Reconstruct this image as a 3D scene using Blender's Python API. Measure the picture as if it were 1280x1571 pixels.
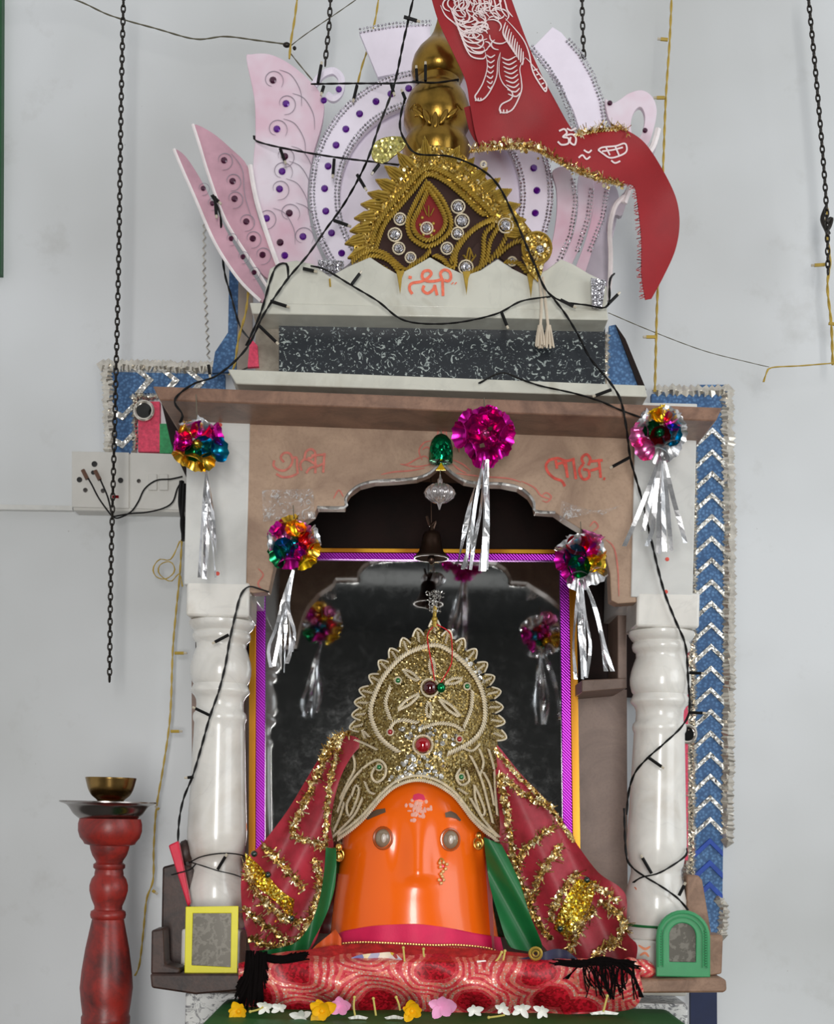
import bpy, math, random
from mathutils import Vector, Matrix
random.seed(7)
for o in list(bpy.data.objects): bpy.data.objects.remove(o)
SC = bpy.context.scene; COL = SC.collection
# ---------------------------------------------------------------- camera
D = 2.4; F = 1920.0; VX, VY = 630.0, 1250.0; CZ = 1.5; ROLL = math.radians(1.35)
cr, sr = math.cos(ROLL), math.sin(ROLL)
cam = bpy.data.cameras.new('camera'); co = bpy.data.objects.new('camera', cam); COL.objects.link(co)
cam.sensor_fit = 'HORIZONTAL'; cam.sensor_width = 36; cam.lens = F/1280*36
cam.shift_x = (640-VX)/1280; cam.shift_y = (VY-785.5)/1280
cam.clip_start = 0.05
co.matrix_world = Matrix(((cr, -sr, 0, 0), (0, 0, -1, -D), (sr, cr, 0, CZ), (0, 0, 0, 1)))
SC.camera = co
# ---------------------------------------------------------------- light
SC.view_settings.view_transform = 'Standard'; SC.view_settings.look = 'None'
SC.view_settings.gamma = 1; SC.view_settings.use_curve_mapping = False
SC.view_settings.exposure = 0.0
w = bpy.data.worlds.new('world'); SC.world = w; w.use_nodes = True
w.node_tree.nodes['Background'].inputs[0].default_value = (0.97, 0.985, 1.0, 1)
w.node_tree.nodes['Background'].inputs[1].default_value = 0.56
def area(name, loc, rot, sx, sy, power, color):
    l = bpy.data.lights.new(name, 'AREA'); l.shape = 'RECTANGLE'; l.size = sx; l.size_y = sy
    l.energy = power; l.color = color
    o = bpy.data.objects.new(name, l); COL.objects.link(o); o.location = loc; o.rotation_euler = rot
    return o
area('doorway_daylight', (0.02, -4.9, 1.5), (math.radians(90), 0, 0), 0.7, 1.9, 118, (1, 0.98, 0.95))
area('side_fill_light', (2.9, -2.6, 2.4), (math.radians(75), 0, math.radians(52)), 2.0, 2.0, 40, (0.92, 0.97, 1))  # added soft fill from the right, not a known window
# ---------------------------------------------------------------- helpers
def W(px, py, Y):
    d = Y + D; u = px-VX; v = VY-py
    return Vector(((u*cr - v*sr)*d/F, Y, CZ + (u*sr + v*cr)*d/F))
def S(Y): return (Y+D)/F
def lin(c):
    r = []
    for x in c:
        x /= 255.0
        r.append(x/12.92 if x <= 0.04045 else ((x+0.055)/1.055)**2.4)
    return tuple(r)
def sm(pts, n=6, closed=False):
    P = [tuple(p) for p in pts]; k = len(P); out = []
    if k < 3: return P
    rng = range(k if closed else k-1)
    for i in rng:
        if closed: a, b, c, d = P[(i-1) % k], P[i], P[(i+1) % k], P[(i+2) % k]
        else: a, b, c, d = P[max(i-1, 0)], P[i], P[i+1], P[min(i+2, k-1)]
        for j in range(n):
            t = j/n
            out.append(tuple(0.5*((2*b[q]) + (-a[q]+c[q])*t + (2*a[q]-5*b[q]+4*c[q]-d[q])*t*t + (-a[q]+3*b[q]-3*c[q]+d[q])*t**3) for q in range(len(b))))
    if not closed: out.append(P[-1])
    return out
def resample(pts, n, closed=False):
    P = [Vector(p) for p in pts]
    if closed: P = P + [P[0]]
    L = [0]
    for a, b in zip(P, P[1:]): L.append(L[-1] + (b-a).length)
    T = L[-1]; out = []; j = 0
    m = n if closed else n-1
    for i in range(n):
        s = T*i/m
        while j < len(L)-2 and L[j+1] < s: j += 1
        seg = L[j+1]-L[j]; t = 0 if seg < 1e-12 else (s-L[j])/seg
        out.append(P[j].lerp(P[j+1], min(max(t, 0), 1)))
    return out
def plen(pts): return sum((Vector(b)-Vector(a)).length for a, b in zip(pts, pts[1:]))
def yv(Y, x, y): return Y(x, y) if callable(Y) else Y
class MB:
    def __init__(s): s.v = []; s.f = []; s.m = []; s.k = 0
    def add(s, vs, fs):
        n = len(s.v); s.v += [Vector(v) for v in vs]
        for f in fs: s.f.append([i+n for i in f]); s.m.append(s.k)
        return s
    def box(s, x0, x1, y0, y1, z0, z1):
        return s.add([(x, y, z) for x in (x0, x1) for y in (y0, y1) for z in (z0, z1)],
                     [(0, 1, 3, 2), (4, 6, 7, 5), (0, 4, 5, 1), (2, 3, 7, 6), (0, 2, 6, 4), (1, 5, 7, 3)])
    def prism(s, pts, Yf, Yb, taper=None):
        """outline in photo pixels at its front distance, swept straight back to Yb"""
        A = [W(p[0], p[1], yv(Yf, p[0], p[1])) for p in pts]; n = len(A)
        B = []
        for q, a in zip(pts, A):
            b = a.copy(); b.y = a.y + (Yb if callable(Yf) else Yb-Yf); B.append(b)
        ar = sum(A[i].x*A[(i+1) % n].z - A[(i+1) % n].x*A[i].z for i in range(n))
        fr = list(range(n)); bk = list(range(2*n-1, n-1, -1))
        if ar < 0:
            fr = fr[::-1]; bk = bk[::-1]
        fs = [fr, bk] + [(i, i+n, (i+1) % n + n, (i+1) % n) if ar > 0 else (i, (i+1) % n, (i+1) % n + n, i+n) for i in range(n)]
        return s.add(A+B, fs)
    def tube(s, P, r, seg=6, closed=False, caps=True):
        P = [Vector(p) for p in P]; n = len(P)
        if n < 2: return s
        R = r if isinstance(r, (list, tuple)) else [r]*n
        vs = []; up = None
        for i in range(n):
            if closed: t = P[(i+1) % n]-P[i-1]
            else: t = P[min(i+1, n-1)]-P[max(i-1, 0)]
            if t.length < 1e-9: t = Vector((0, 0, 1))
            t.normalize()
            if up is None:
                up = Vector((0, 1, 0)) if abs(t.y) < 0.9 else Vector((1, 0, 0))
            a = (up - t*up.dot(t))
            if a.length < 1e-6: a = t.orthogonal()
            a.normalize(); up = a; b = t.cross(a)
            for k in range(seg):
                an = 2*math.pi*k/seg
                vs.append(P[i] + (a*math.cos(an)+b*math.sin(an))*R[i])
        fs = []
        for i in range(n if closed else n-1):
            j = (i+1) % n
            for k in range(seg):
                l = (k+1) % seg
                fs.append((i*seg+k, i*seg+l, j*seg+l, j*seg+k))
        if caps and not closed:
            fs.append(list(range(seg))[::-1]); fs.append([(n-1)*seg+k for k in range(seg)])
        return s.add(vs, fs)
    def ptube(s, pts, Y, rpx, seg=6, n=5, closed=False):
        Q = sm(pts, n, closed)
        P = [W(q[0], q[1], q[2] if len(q) > 2 else yv(Y, q[0], q[1])) for q in Q]
        return s.tube(P, rpx*S(P[0].y), seg, closed)
    def ribbon(s, pts, Y, wpx, n=5, taper=False, th=0.0006):
        """a painted / embroidered stroke lying on a surface"""
        Q = sm(pts, n); m = len(Q)
        if m < 2: return s
        vs = []
        for i in range(m):
            a = Q[max(i-1, 0)]; b = Q[min(i+1, m-1)]
            dx, dy = b[0]-a[0], b[1]-a[1]; l = math.hypot(dx, dy) or 1
            ww = wpx/2*(math.sin(math.pi*(i+0.6)/(m+0.2))**0.5 if taper else 1)
            nx, ny = -dy/l*ww, dx/l*ww
            for sg in (1, -1):
                x, y = Q[i][0]+nx*sg, Q[i][1]+ny*sg
                vs.append(W(x, y, yv(Y, x, y)-1.2e-5*i))
            for sg in (1, -1):
                x, y = Q[i][0]+nx*sg*1.0, Q[i][1]+ny*sg*1.0
                vs.append(W(x, y, yv(Y, x, y)+th))
        fs = []
        for i in range(m-1):
            a = i*4; b = a+4
            fs += [(a, a+1, b+1, b), (a+2, b+2, b+3, a+3), (a, b, b+2, a+2), (a+1, a+3, b+3, b+1)]
        return s.add(vs, fs)
    def strip(s, A, B, n, m, Y, th=0.0015):
        """cloth / sheet between two outlines (photo pixels), Y gives its distance"""
        A = resample(A, n); B = resample(B, n); vs = []
        for back in (0, 1):
            for i in range(n):
                for j in range(m):
                    p = A[i].lerp(B[i], j/(m-1)); v = W(p.x, p.y, yv(Y, p.x, p.y)); v.y += th*back; vs.append(v)
        fs = []; N = n*m
        for i in range(n-1):
            for j in range(m-1):
                a = i*m+j; fs.append((a, a+m, a+m+1, a+1)); fs.append((N+a, N+a+1, N+a+m+1, N+a+m))
        for i in range(n-1):
            for j in (0, m-1):
                a = i*m+j; fs.append((a, a+m, N+a+m, N+a) if j else (a, N+a, N+a+m, a+m))
        for j in range(m-1):
            for i in (0, n-1):
                a = i*m+j; fs.append((a, a+1, N+a+1, N+a) if i == 0 else (a, N+a, N+a+1, a+1))
        return s.add(vs, fs)
    def lathe(s, cx, cy, prof, seg=32, cap=True):
        vs = []; n = len(prof)
        for r, z in prof:
            for k in range(seg):
                a = 2*math.pi*k/seg; vs.append((cx+r*math.cos(a), cy+r*math.sin(a), z))
        fs = []
        up = prof[-1][1] > prof[0][1]
        for i in range(n-1):
            for k in range(seg):
                l = (k+1) % seg
                q = (i*seg+k, i*seg+l, (i+1)*seg+l, (i+1)*seg+k)
                fs.append(q)
        if cap:
            fs.append(list(range(seg))[::-1]); fs.append([(n-1)*seg+k for k in range(seg)])
        return s.add(vs, fs)
    def ell(s, c, ax, seg=10, rings=6, M=None):
        vs = []; c = Vector(c)
        for i in range(rings+1):
            ph = math.pi*i/rings
            for k in range(seg):
                a = 2*math.pi*k/seg
                v = Vector((ax[0]*math.sin(ph)*math.cos(a), ax[1]*math.sin(ph)*math.sin(a), ax[2]*math.cos(ph)))
                if M: v = M @ v
                vs.append(c+v)
        fs = [(i*seg+k, (i+1)*seg+k, (i+1)*seg+(k+1) % seg, i*seg+(k+1) % seg) for i in range(rings) for k in range(seg)]
        return s.add(vs, fs)
    def pell(s, px, py, Y, rx, ry, rd, seg=10, rings=6, ang=0):
        k = S(Y); M = Matrix.Rotation(ang, 3, 'Y')
        return s.ell(W(px, py, Y), (rx*k, rd*k, ry*k), seg, rings, M)
    def gem(s, px, py, Y, r, seg=8, h=0.55):
        """faceted stone facing the viewer side of the wall"""
        k = S(Y)*r; c = W(px, py, Y); vs = []
        for rr, dd in ((1, 0), (1, -0.12), (0.62, -h*0.8)):
            for i in range(seg):
                a = 2*math.pi*(i+0.5)/seg; vs.append(c+Vector((math.cos(a)*k*rr, dd*k, math.sin(a)*k*rr)))
        fs = [(j*seg+i, j*seg+(i+1) % seg, (j+1)*seg+(i+1) % seg, (j+1)*seg+i) for j in range(2) for i in range(seg)]
        fs.append([2*seg+i for i in range(seg)]); fs.append([i for i in range(seg)][::-1])
        return s.add(vs, fs)
    def rope(s, pts, Y, rpx, n=5, closed=False, step=0.95, slant=0.8):
        """twisted metal-thread cord: slanting stitches along a line"""
        Q = sm(pts, n, closed)
        N = max(3, int(plen(Q)/(rpx*step))); Q = resample(Q, N, closed)
        for i, q in enumerate(Q):
            a = Q[max(i-1, 0)]; b = Q[min(i+1, N-1)]
            ang = math.atan2(-(b.y-a.y), b.x-a.x)+slant
            Y0 = yv(Y, q.x, q.y); k = S(Y0)
            s.ell(W(q.x, q.y, Y0), (rpx*1.4*k, rpx*0.8*k, rpx*0.42*k), 5, 4, Matrix.Rotation(-ang, 3, 'Y'))
        return s
    def tinsel(s, pts, Y, rpx, dens=1.0, wid=1.2, n=5):
        """cut metal-foil fringe: short stiff slivers along a line"""
        Q = sm(pts, n); L = plen(Q); N = int(L*dens); Q = resample(Q, max(N, 3))
        for q in Q:
            Y0 = yv(Y, q.x, q.y); k = S(Y0); c = W(q.x, q.y, Y0) + Vector((random.uniform(-1, 1)*rpx*0.25*k, -0.002-random.random()*0.003, random.uniform(-1, 1)*rpx*0.25*k))
            d = Vector((random.gauss(0, 1), random.gauss(-0.3, 0.7), random.gauss(0, 1))); d.normalize()
            if d.y > 0: d.y *= -0.5
            e = d.cross(Vector((random.gauss(0, 1), random.gauss(0, 1), random.gauss(0, 1)))); e.normalize()
            h = rpx*k*random.uniform(0.5, 1.15); t = wid*k*random.uniform(0.5, 1.1)
            s.add([c-e*t, c+e*t, c+d*h+e*t*0.7, c+d*h-e*t*0.7], [(0, 1, 2, 3)])
        return s
    def sequins(s, pts, Y, rpx, spread, dens, n=5, seg=6):
        Q = sm(pts, n); N = int(plen(Q)*dens); Q = resample(Q, max(N, 3))
        for q in Q:
            x = q.x+random.uniform(-1, 1)*spread; y = q.y+random.uniform(-1, 1)*spread
            Y0 = yv(Y, x, y)-0.0035-random.random()*0.002; k = S(Y0)*rpx*random.uniform(0.7, 1.2); c = W(x, y, Y0)
            nn = Vector((random.gauss(0, 0.35), -1, random.gauss(0, 0.35))).normalized(); a = nn.orthogonal().normalized(); b = nn.cross(a)
            s.add([c+(a*math.cos(2*math.pi*i/seg)+b*math.sin(2*math.pi*i/seg))*k for i in range(seg)], [list(range(seg))])
        return s
def thing(name, label, cat, loc, group=None):
    o = bpy.data.objects.new(name, None); COL.objects.link(o); o.location = loc
    o.empty_display_size = 0.05; o['label'] = label; o['category'] = cat
    if group: o['group'] = group
    return o
def _origin(p):
    v = Vector((0, 0, 0))
    while p is not None: v += p.location; p = p.parent
    return v
def part(name, mb, mats, parent, smooth=True, ang=40, bevel=0, label=None, bseg=2, subd=0, recalc=False):
    if not isinstance(mats, (list, tuple)): mats = [mats]
    if parent is None:
        xs = [v.x for v in mb.v]; ys = [v.y for v in mb.v]; zs = [v.z for v in mb.v]
        org = Vector(((min(xs)+max(xs))/2, (min(ys)+max(ys))/2, min(zs)))
    else: org = _origin(parent)
    me = bpy.data.meshes.new(name); me.from_pydata([v-org for v in mb.v], [], mb.f)
    for m in mats: me.materials.append(m)
    for p, k in zip(me.polygons, mb.m): p.material_index = k
    me.validate(); me.update()
    if recalc:
        import bmesh
        bm = bmesh.new(); bm.from_mesh(me); bmesh.ops.recalc_face_normals(bm, faces=bm.faces); bm.to_mesh(me); bm.free()
    if smooth:
        me.polygons.foreach_set('use_smooth', [True]*len(me.polygons)); me.set_sharp_from_angle(angle=math.radians(ang))
    o = bpy.data.objects.new(name, me); COL.objects.link(o)
    if parent is None: o.location = org
    else: o.parent = parent
    if bevel:
        b = o.modifiers.new('edge', 'BEVEL'); b.width = bevel; b.segments = bseg; b.limit_method = 'ANGLE'; b.angle_limit = math.radians(35)
    if subd:
        b = o.modifiers.new('round', 'SUBSURF'); b.levels = subd; b.render_levels = subd
    if label: o['label'] = label
    return o
def solo(name, mb, mats, label, cat, group=None, **k):
    o = part(name, mb, mats, None, **k); o['label'] = label; o['category'] = cat
    if group: o['group'] = group
    return o
def struct(name, mb, mats, **k):
    o = part(name, mb, mats, None, **k); o['kind'] = 'structure'; return o
# ---------------------------------------------------------------- materials
class N:
    def __init__(s, name):
        s.mat = bpy.data.materials.new(name); s.mat.use_nodes = True; s.t = s.mat.node_tree
        s.b = s.t.nodes['Principled BSDF']; s.tc = s.new('ShaderNodeTexCoord')
    def new(s, t, **k):
        n = s.t.nodes.new(t)
        for a, b in k.items(): setattr(n, a, b)
        return n
    def link(s, a, b): s.t.links.new(a, b)
    def noise(s, scale, detail=4, rough=0.55, src=None, dist=0):
        n = s.new('ShaderNodeTexNoise'); n.inputs['Scale'].default_value = scale; n.inputs['Detail'].default_value = detail
        n.inputs['Roughness'].default_value = rough; n.inputs['Distortion'].default_value = dist
        s.link(src or s.tc.outputs['Object'], n.inputs['Vector']); return n
    def vor(s, scale, src=None, feature='F1'):
        n = s.new('ShaderNodeTexVoronoi'); n.feature = feature; n.inputs['Scale'].default_value = scale
        s.link(src or s.tc.outputs['Object'], n.inputs['Vector']); return n
    def ramp(s, fac, stops):
        r = s.new('ShaderNodeValToRGB'); e = r.color_ramp.elements
        while len(e) > 1: e.remove(e[-1])
        e[0].position = stops[0][0]; e[0].color = (*stops[0][1], 1)
        for p, c in stops[1:]:
            q = e.new(p); q.color = (*c, 1)
        s.link(fac, r.inputs[0]); return r.outputs[0]
    def mix(s, fac, a, b, mode='MIX'):
        m = s.new('ShaderNodeMix', data_type='RGBA', blend_type=mode)
        if isinstance(fac, (int, float)): m.inputs[0].default_value = fac
        else: s.link(fac, m.inputs[0])
        for i, c in ((6, a), (7, b)):
            if isinstance(c, tuple): m.inputs[i].default_value = (*c[:3], 1)
            else: s.link(c, m.inputs[i])
        return m.outputs[2]
    def math(s, op, a, b=None, clamp=False):
        m = s.new('ShaderNodeMath', operation=op); m.use_clamp = clamp
        for i, c in ((0, a), (1, b)):
            if c is None: continue
            if isinstance(c, (int, float)): m.inputs[i].default_value = c
            else: s.link(c, m.inputs[i])
        return m.outputs[0]
    def bump(s, h, strength=0.3, dist=0.002):
        b = s.new('ShaderNodeBump'); b.inputs['Strength'].default_value = strength; b.inputs['Distance'].default_value = dist
        s.link(h, b.inputs['Height']); s.link(b.outputs[0], s.b.inputs['Normal']); return b
    def set(s, rough=0.5, metal=0, coat=0, spec=0.5, **k):
        s.b.inputs['Roughness'].default_value = rough; s.b.inputs['Metallic'].default_value = metal
        s.b.inputs['Coat Weight'].default_value = coat; s.b.inputs['Specular IOR Level'].default_value = spec
        return s
    def color(s, c):
        if isinstance(c, tuple): s.b.inputs['Base Color'].default_value = (*c[:3], 1)
        else: s.link(c, s.b.inputs['Base Color'])
        return s
def plain(name, rgb, rough=0.5, metal=0, coat=0, var=0.12, vscale=30, bump=0, bscale=200, alpha=None, spec=0.5):
    m = N(name).set(rough, metal, coat, spec); c = lin(rgb)
    n = m.noise(vscale)
    m.color(m.ramp(n.outputs[0], [(0.3, tuple(x*(1-var) for x in c)), (0.7, tuple(min(1, x*(1+var)) for x in c))]))
    if bump: m.bump(m.noise(bscale).outputs[0], bump, 0.002)
    if alpha is not None: m.b.inputs['Alpha'].default_value = alpha
    return m.mat
def glitter(name, cols, scale=260, k=0.9, rough=0.28, metal=1.0):
    m = N(name).set(rough, metal); v = m.vor(scale)
    sep = m.new('ShaderNodeSeparateColor'); m.link(v.outputs['Color'], sep.inputs[0])
    st = [(i/max(1, len(cols)-1), lin(c)) for i, c in enumerate(cols)]
    m.color(m.ramp(sep.outputs[0], st))
    a = m.new('ShaderNodeVectorMath', operation='SUBTRACT'); a.inputs[1].default_value = (0.5, 0.5, 0.5); m.link(v.outputs['Color'], a.inputs[0])
    b = m.new('ShaderNodeVectorMath', operation='SCALE'); b.inputs['Scale'].default_value = k; m.link(a.outputs[0], b.inputs[0])
    g = m.new('ShaderNodeNewGeometry')
    c = m.new('ShaderNodeVectorMath', operation='ADD'); m.link(b.outputs[0], c.inputs[0]); m.link(g.outputs['Normal'], c.inputs[1])
    d = m.new('ShaderNodeVectorMath', operation='NORMALIZE'); m.link(c.outputs[0], d.inputs[0]); m.link(d.outputs[0], m.b.inputs['Normal'])
    return m.mat
def mk_wall():
    m = N('painted_plaster_wall').set(0.6)
    n1 = m.noise(1.3, 3, 0.5); n2 = m.noise(7, 6, 0.65); n3 = m.noise(60, 3)
    c = m.ramp(n1.outputs[0], [(0.3, lin((190, 192, 191))), (0.62, lin((216, 219, 221)))])
    c = m.mix(m.ramp(n2.outputs[0], [(0.6, (0, 0, 0)), (0.8, (0.45, 0.45, 0.45))]), c, lin((176, 176, 172)))
    sp = m.vor(22); d = m.ramp(sp.outputs['Distance'], [(0.0, (1, 1, 1)), (0.035, (0, 0, 0))])
    pk = m.ramp(m.noise(5, 2).outputs[0], [(0.55, (0, 0, 0)), (0.62, (1, 1, 1))])
    c = m.mix(m.mix(1.0, d, pk, 'MULTIPLY'), c, lin((120, 116, 110)))
    m.color(c); m.bump(n3.outputs[0], 0.12, 0.002); return m.mat
def mk_marble(name, base=(232, 229, 222), stain=(176, 160, 138), sc=14, rough=0.22, amt=0.5, lo=0.55):
    m = N(name).set(rough, 0, 0.3)
    n = m.noise(sc, 6, 0.5, dist=0.8); v = m.noise(sc*0.4, 5, 0.5, dist=1)
    c = m.ramp(n.outputs[0], [(0.3, lin(tuple(x*0.93 for x in base))), (0.6, lin(base))])
    c = m.mix(m.ramp(v.outputs[0], [(lo, (0, 0, 0)), (0.75, (amt, amt, amt))]), c, lin(stain))
    f = m.math('SUBTRACT', v.outputs[0], 0.5); f = m.math('ABSOLUTE', f)
    c = m.mix(m.ramp(f, [(0.0, (0.10, 0.10, 0.10)), (0.012, (0, 0, 0))]), c, lin((150, 148, 146)))
    m.color(c); m.bump(m.noise(90, 3).outputs[0], 0.04, 0.002)
    m.b.inputs['Subsurface Weight'].default_value = 0.08; m.b.inputs['Subsurface Radius'].default_value = (0.01, 0.008, 0.006)
    return m.mat
def mk_stone(name, base, dark, rough=0.4, sc=12):
    m = N(name).set(rough)
    n = m.noise(sc, 8, 0.65, dist=0.8); f = m.noise(180, 3)
    c = m.ramp(n.outputs[0], [(0.3, lin(dark)), (0.6, lin(base))])
    c = m.mix(m.ramp(f.outputs[0], [(0.5, (0, 0, 0)), (0.7, (0.3, 0.3, 0.3))]), c, lin(dark))
    m.color(c); m.bump(f.outputs[0], 0.15, 0.001); return m.mat
def mk_granite():
    m = N('black_speckled_granite').set(0.35, 0, 0)
    n = m.noise(70, 2, 0.5, dist=2.2); n2 = m.noise(160, 2, 0.5, dist=1.0)
    c = m.ramp(n.outputs[0], [(0.60, lin((33, 38, 44))), (0.635, lin((150, 160, 158))), (0.7, lin((165, 172, 168)))])
    c = m.mix(m.ramp(n2.outputs[0], [(0.64, (0, 0, 0)), (0.68, (0.6, 0.6, 0.6))]), c, lin((110, 118, 122)))
    m.color(c); return m.mat
M = {}
M['wall'] = mk_wall()
M['marble'] = mk_marble('polished_white_marble')
M['marble2'] = mk_marble('weathered_dim_marble', (205, 204, 192), (150, 142, 122), 18, 0.35, 0.6)  # weathered marble, toned down to carry the dimmer light at the top
M['marble3'] = mk_marble('grey_white_marble', (214, 214, 210), (170, 170, 166), 10, 0.3, 0.5)
M['lip'] = mk_stone('brownish_grey_stone', (150, 142, 128), (110, 100, 88), 0.5)  # brownish grey mottled stone for the block behind the granite
M['panel'] = mk_stone('tan_stone', (174, 146, 122), (136, 108, 88), 0.5, 9)
M['cornice'] = mk_stone('brown_stone', (146, 112, 92), (98, 72, 60), 0.4, 14)
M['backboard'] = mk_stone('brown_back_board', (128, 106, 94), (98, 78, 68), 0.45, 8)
M['darkboard'] = mk_stone('dark_board_and_shade', (34, 18, 15), (20, 12, 10), 0.95, 8)
M['granite'] = mk_granite()
M['redpaint'] = plain('faded_red_paint', (214, 84, 70), 0.7, var=0.25, vscale=120)
M['redpaint2'] = plain('pale_red_paint', (194, 112, 98), 0.7, var=0.2, vscale=90)
M['litedge'] = glitter('lit_edge_grey', [(140, 138, 134), (225, 225, 222)], 120, 0.4, 0.35, 0.6)
M['orange'] = plain('glossy_orange_lacquer', (255, 108, 16), 0.2, 0, 0.15, spec=0.4, var=0.03, vscale=9, bump=0.10, bscale=14)
M['black'] = plain('black_plastic_cable', (12, 11, 11), 0.5, spec=0.25)
M['chain'] = plain('dark_iron_chain', (52, 48, 44), 0.4, 0.7)
M['yellowcord'] = plain('yellow_cord', (178, 150, 62), 0.6)
M['greycord'] = plain('grey_twine', (104, 100, 84), 0.8)
M['bulb'] = plain('clear_bulb_tip', (190, 180, 160), 0.15, 0, 0.5)
M['gold'] = plain('tarnished_gold', (146, 114, 50), 0.28, 0.95, var=0.4, vscale=22, bump=0.15, bscale=120)
M['goldthread'] = plain('gold_thread', (176, 146, 60), 0.42, 0.5, var=0.2, vscale=80)
M['silverthread'] = plain('pale_zari_thread', (236, 224, 198), 0.42, 0.3, var=0.15, vscale=80)
M['goldcloth'] = glitter('gold_sequin_cloth', [(112, 84, 24), (186, 150, 64), (150, 116, 44), (226, 200, 120)], 300, 0.8, 0.35, 0.85)
M['crowncloth'] = glitter('antique_gold_sequin_cloth', [(84, 66, 30), (160, 136, 78), (118, 96, 50), (214, 196, 142)], 330, 0.7, 0.35, 0.8)
M['goldfoil'] = glitter('gold_foil_slivers', [(140, 105, 45), (215, 180, 105), (255, 245, 205)], 160, 0.5, 0.28, 0.9)
M['brightgold'] = glitter('bright_gold_glitter', [(200, 140, 10), (250, 200, 30), (255, 240, 120), (190, 120, 10)], 330, 1.1, 0.25, 0.9)
M['silverglit'] = glitter('silver_glitter', [(150, 146, 138), (205, 202, 194), (240, 240, 236)], 240, 0.9, 0.3, 0.75)
M['rhine'] = glitter('rhinestone', [(120, 116, 124), (225, 222, 230), (250, 250, 252)], 500, 0.5, 0.15, 0.9)
M['browncloth'] = plain('dark_brown_cloth', (52, 28, 22), 0.8)
M['redvelvet'] = plain('dark_red_velvet', (122, 22, 20), 0.8)
def foil(name, rgb, rough=0.22, metal=0.9): return plain(name, rgb, rough, metal, var=0.2, vscale=60, bump=0.12, bscale=50)
FO = dict(mag=foil('magenta_foil', (200, 24, 150)), gold=foil('gold_foil', (226, 178, 60)), teal=foil('teal_foil', (20, 130, 160)),
          green=foil('green_foil', (20, 120, 70)), red=foil('red_foil', (190, 30, 40)), silver=foil('silver_foil', (226, 226, 228)),
          pink=foil('pink_foil', (232, 120, 180)), yellow=foil('yellow_foil', (238, 190, 30)), blue=foil('blue_foil', (40, 110, 190)))
M['green_foil'] = glitter('green_glitter_foil', [(0, 90, 60), (10, 160, 100), (0, 120, 80)], 160, 0.6, 0.2, 0.9)
# ================================================================ the room
WY = 0.42
struct('wall_back', MB().box(-3.2, 3.2, WY, WY+0.15, 0, 3.5), M['wall'], smooth=False)
struct('floor', MB().box(-3.2, 3.2, -6.2, WY, -0.1, 0), plain('dark_grey_floor_tile', (92, 88, 84), 0.4), smooth=False)
struct('ceiling', MB().box(-3.2, 3.2, -6.2, -2.0, 3.5, 3.6).box(-3.2, 3.2, -4.1, -3.8, 3.25, 3.5), plain('shaded_ceiling_paint', (78, 80, 80), 0.8), smooth=False)
struct('wall_front', MB().box(-3.2, -0.62, -6.3, -6.2, 0, 3.5).box(0.42, 3.2, -6.3, -6.2, 0, 3.5).box(-0.62, 0.42, -6.3, -6.2, 2.7, 3.5), plain('dim_grey_wall_paint', (84, 84, 82), 0.8), smooth=False)
struct('trim_1', MB().prism([(-30, 773), (111, 776), (111, 783), (-30, 781)], WY-0.016, WY), M['marble3'], smooth=False)
struct('trim_2', MB().prism([(-20, -40), (3, -40), (1, 420), (-20, 420)], WY-0.02, WY), plain('dark_green_paint', (24, 78, 42), 0.5), smooth=False)

# ================================================================ shrine
PY = 0.06
shrine = thing('marble_shrine', 'white marble wall shrine with turned pillars and brown stone scalloped arch under a cornice', 'shrine', (0, 0.1, 1.0))
XR = W(1010, 1200, PY).x; XL = W(335, 1200, PY).x; k = S(PY)
prof = [(45, 1438), (46, 1434), (44, 1428), (41, 1422), (42, 1416), (45, 1405), (47, 1392), (47, 1380), (44, 1365), (40, 1350), (38, 1340), (38, 1333), (41, 1328), (42, 1322), (43, 1316), (45, 1305),
        (45.5, 1292), (44.5, 1270), (43, 1240), (41, 1190), (39, 1140), (38.5, 1125), (40.5, 1121), (41, 1116), (40, 1111), (36.5, 1107), (36, 1098), (36.5, 1090), (39, 1085), (44.5, 1079), (45, 1075), (42, 1069),
        (41, 1066), (43.5, 1062), (46, 1052), (46.5, 1042), (45, 1031), (41, 1018), (38, 1010), (38.5, 1003), (43, 999), (44.5, 994), (44, 989), (42, 986), (46, 982), (50, 976), (50, 971), (46, 968)]
def pillar(X):
    P = part('pillar', MB().lathe(X, PY, [(r*k, W(1010, y, PY).z) for r, y in prof], 40), M['marble'], shrine, ang=50)
    z0, z1 = W(1010, 969, PY).z, W(1010, 917, PY).z
    part('capital', MB().box(X-0.0605, X+0.0605, PY-0.0605, PY+0.0605, z0, z1), M['marble'], P, bevel=0.005)
    z0, z1 = W(1010, 1522, PY).z, W(1010, 1438, PY).z
    part('base_block', MB().box(X-0.056, X+0.056, PY-0.056, PY+0.056, z0, z1), M['marble'], P, bevel=0.006)
    return P
pillar(XL); pillar(XR)
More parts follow.
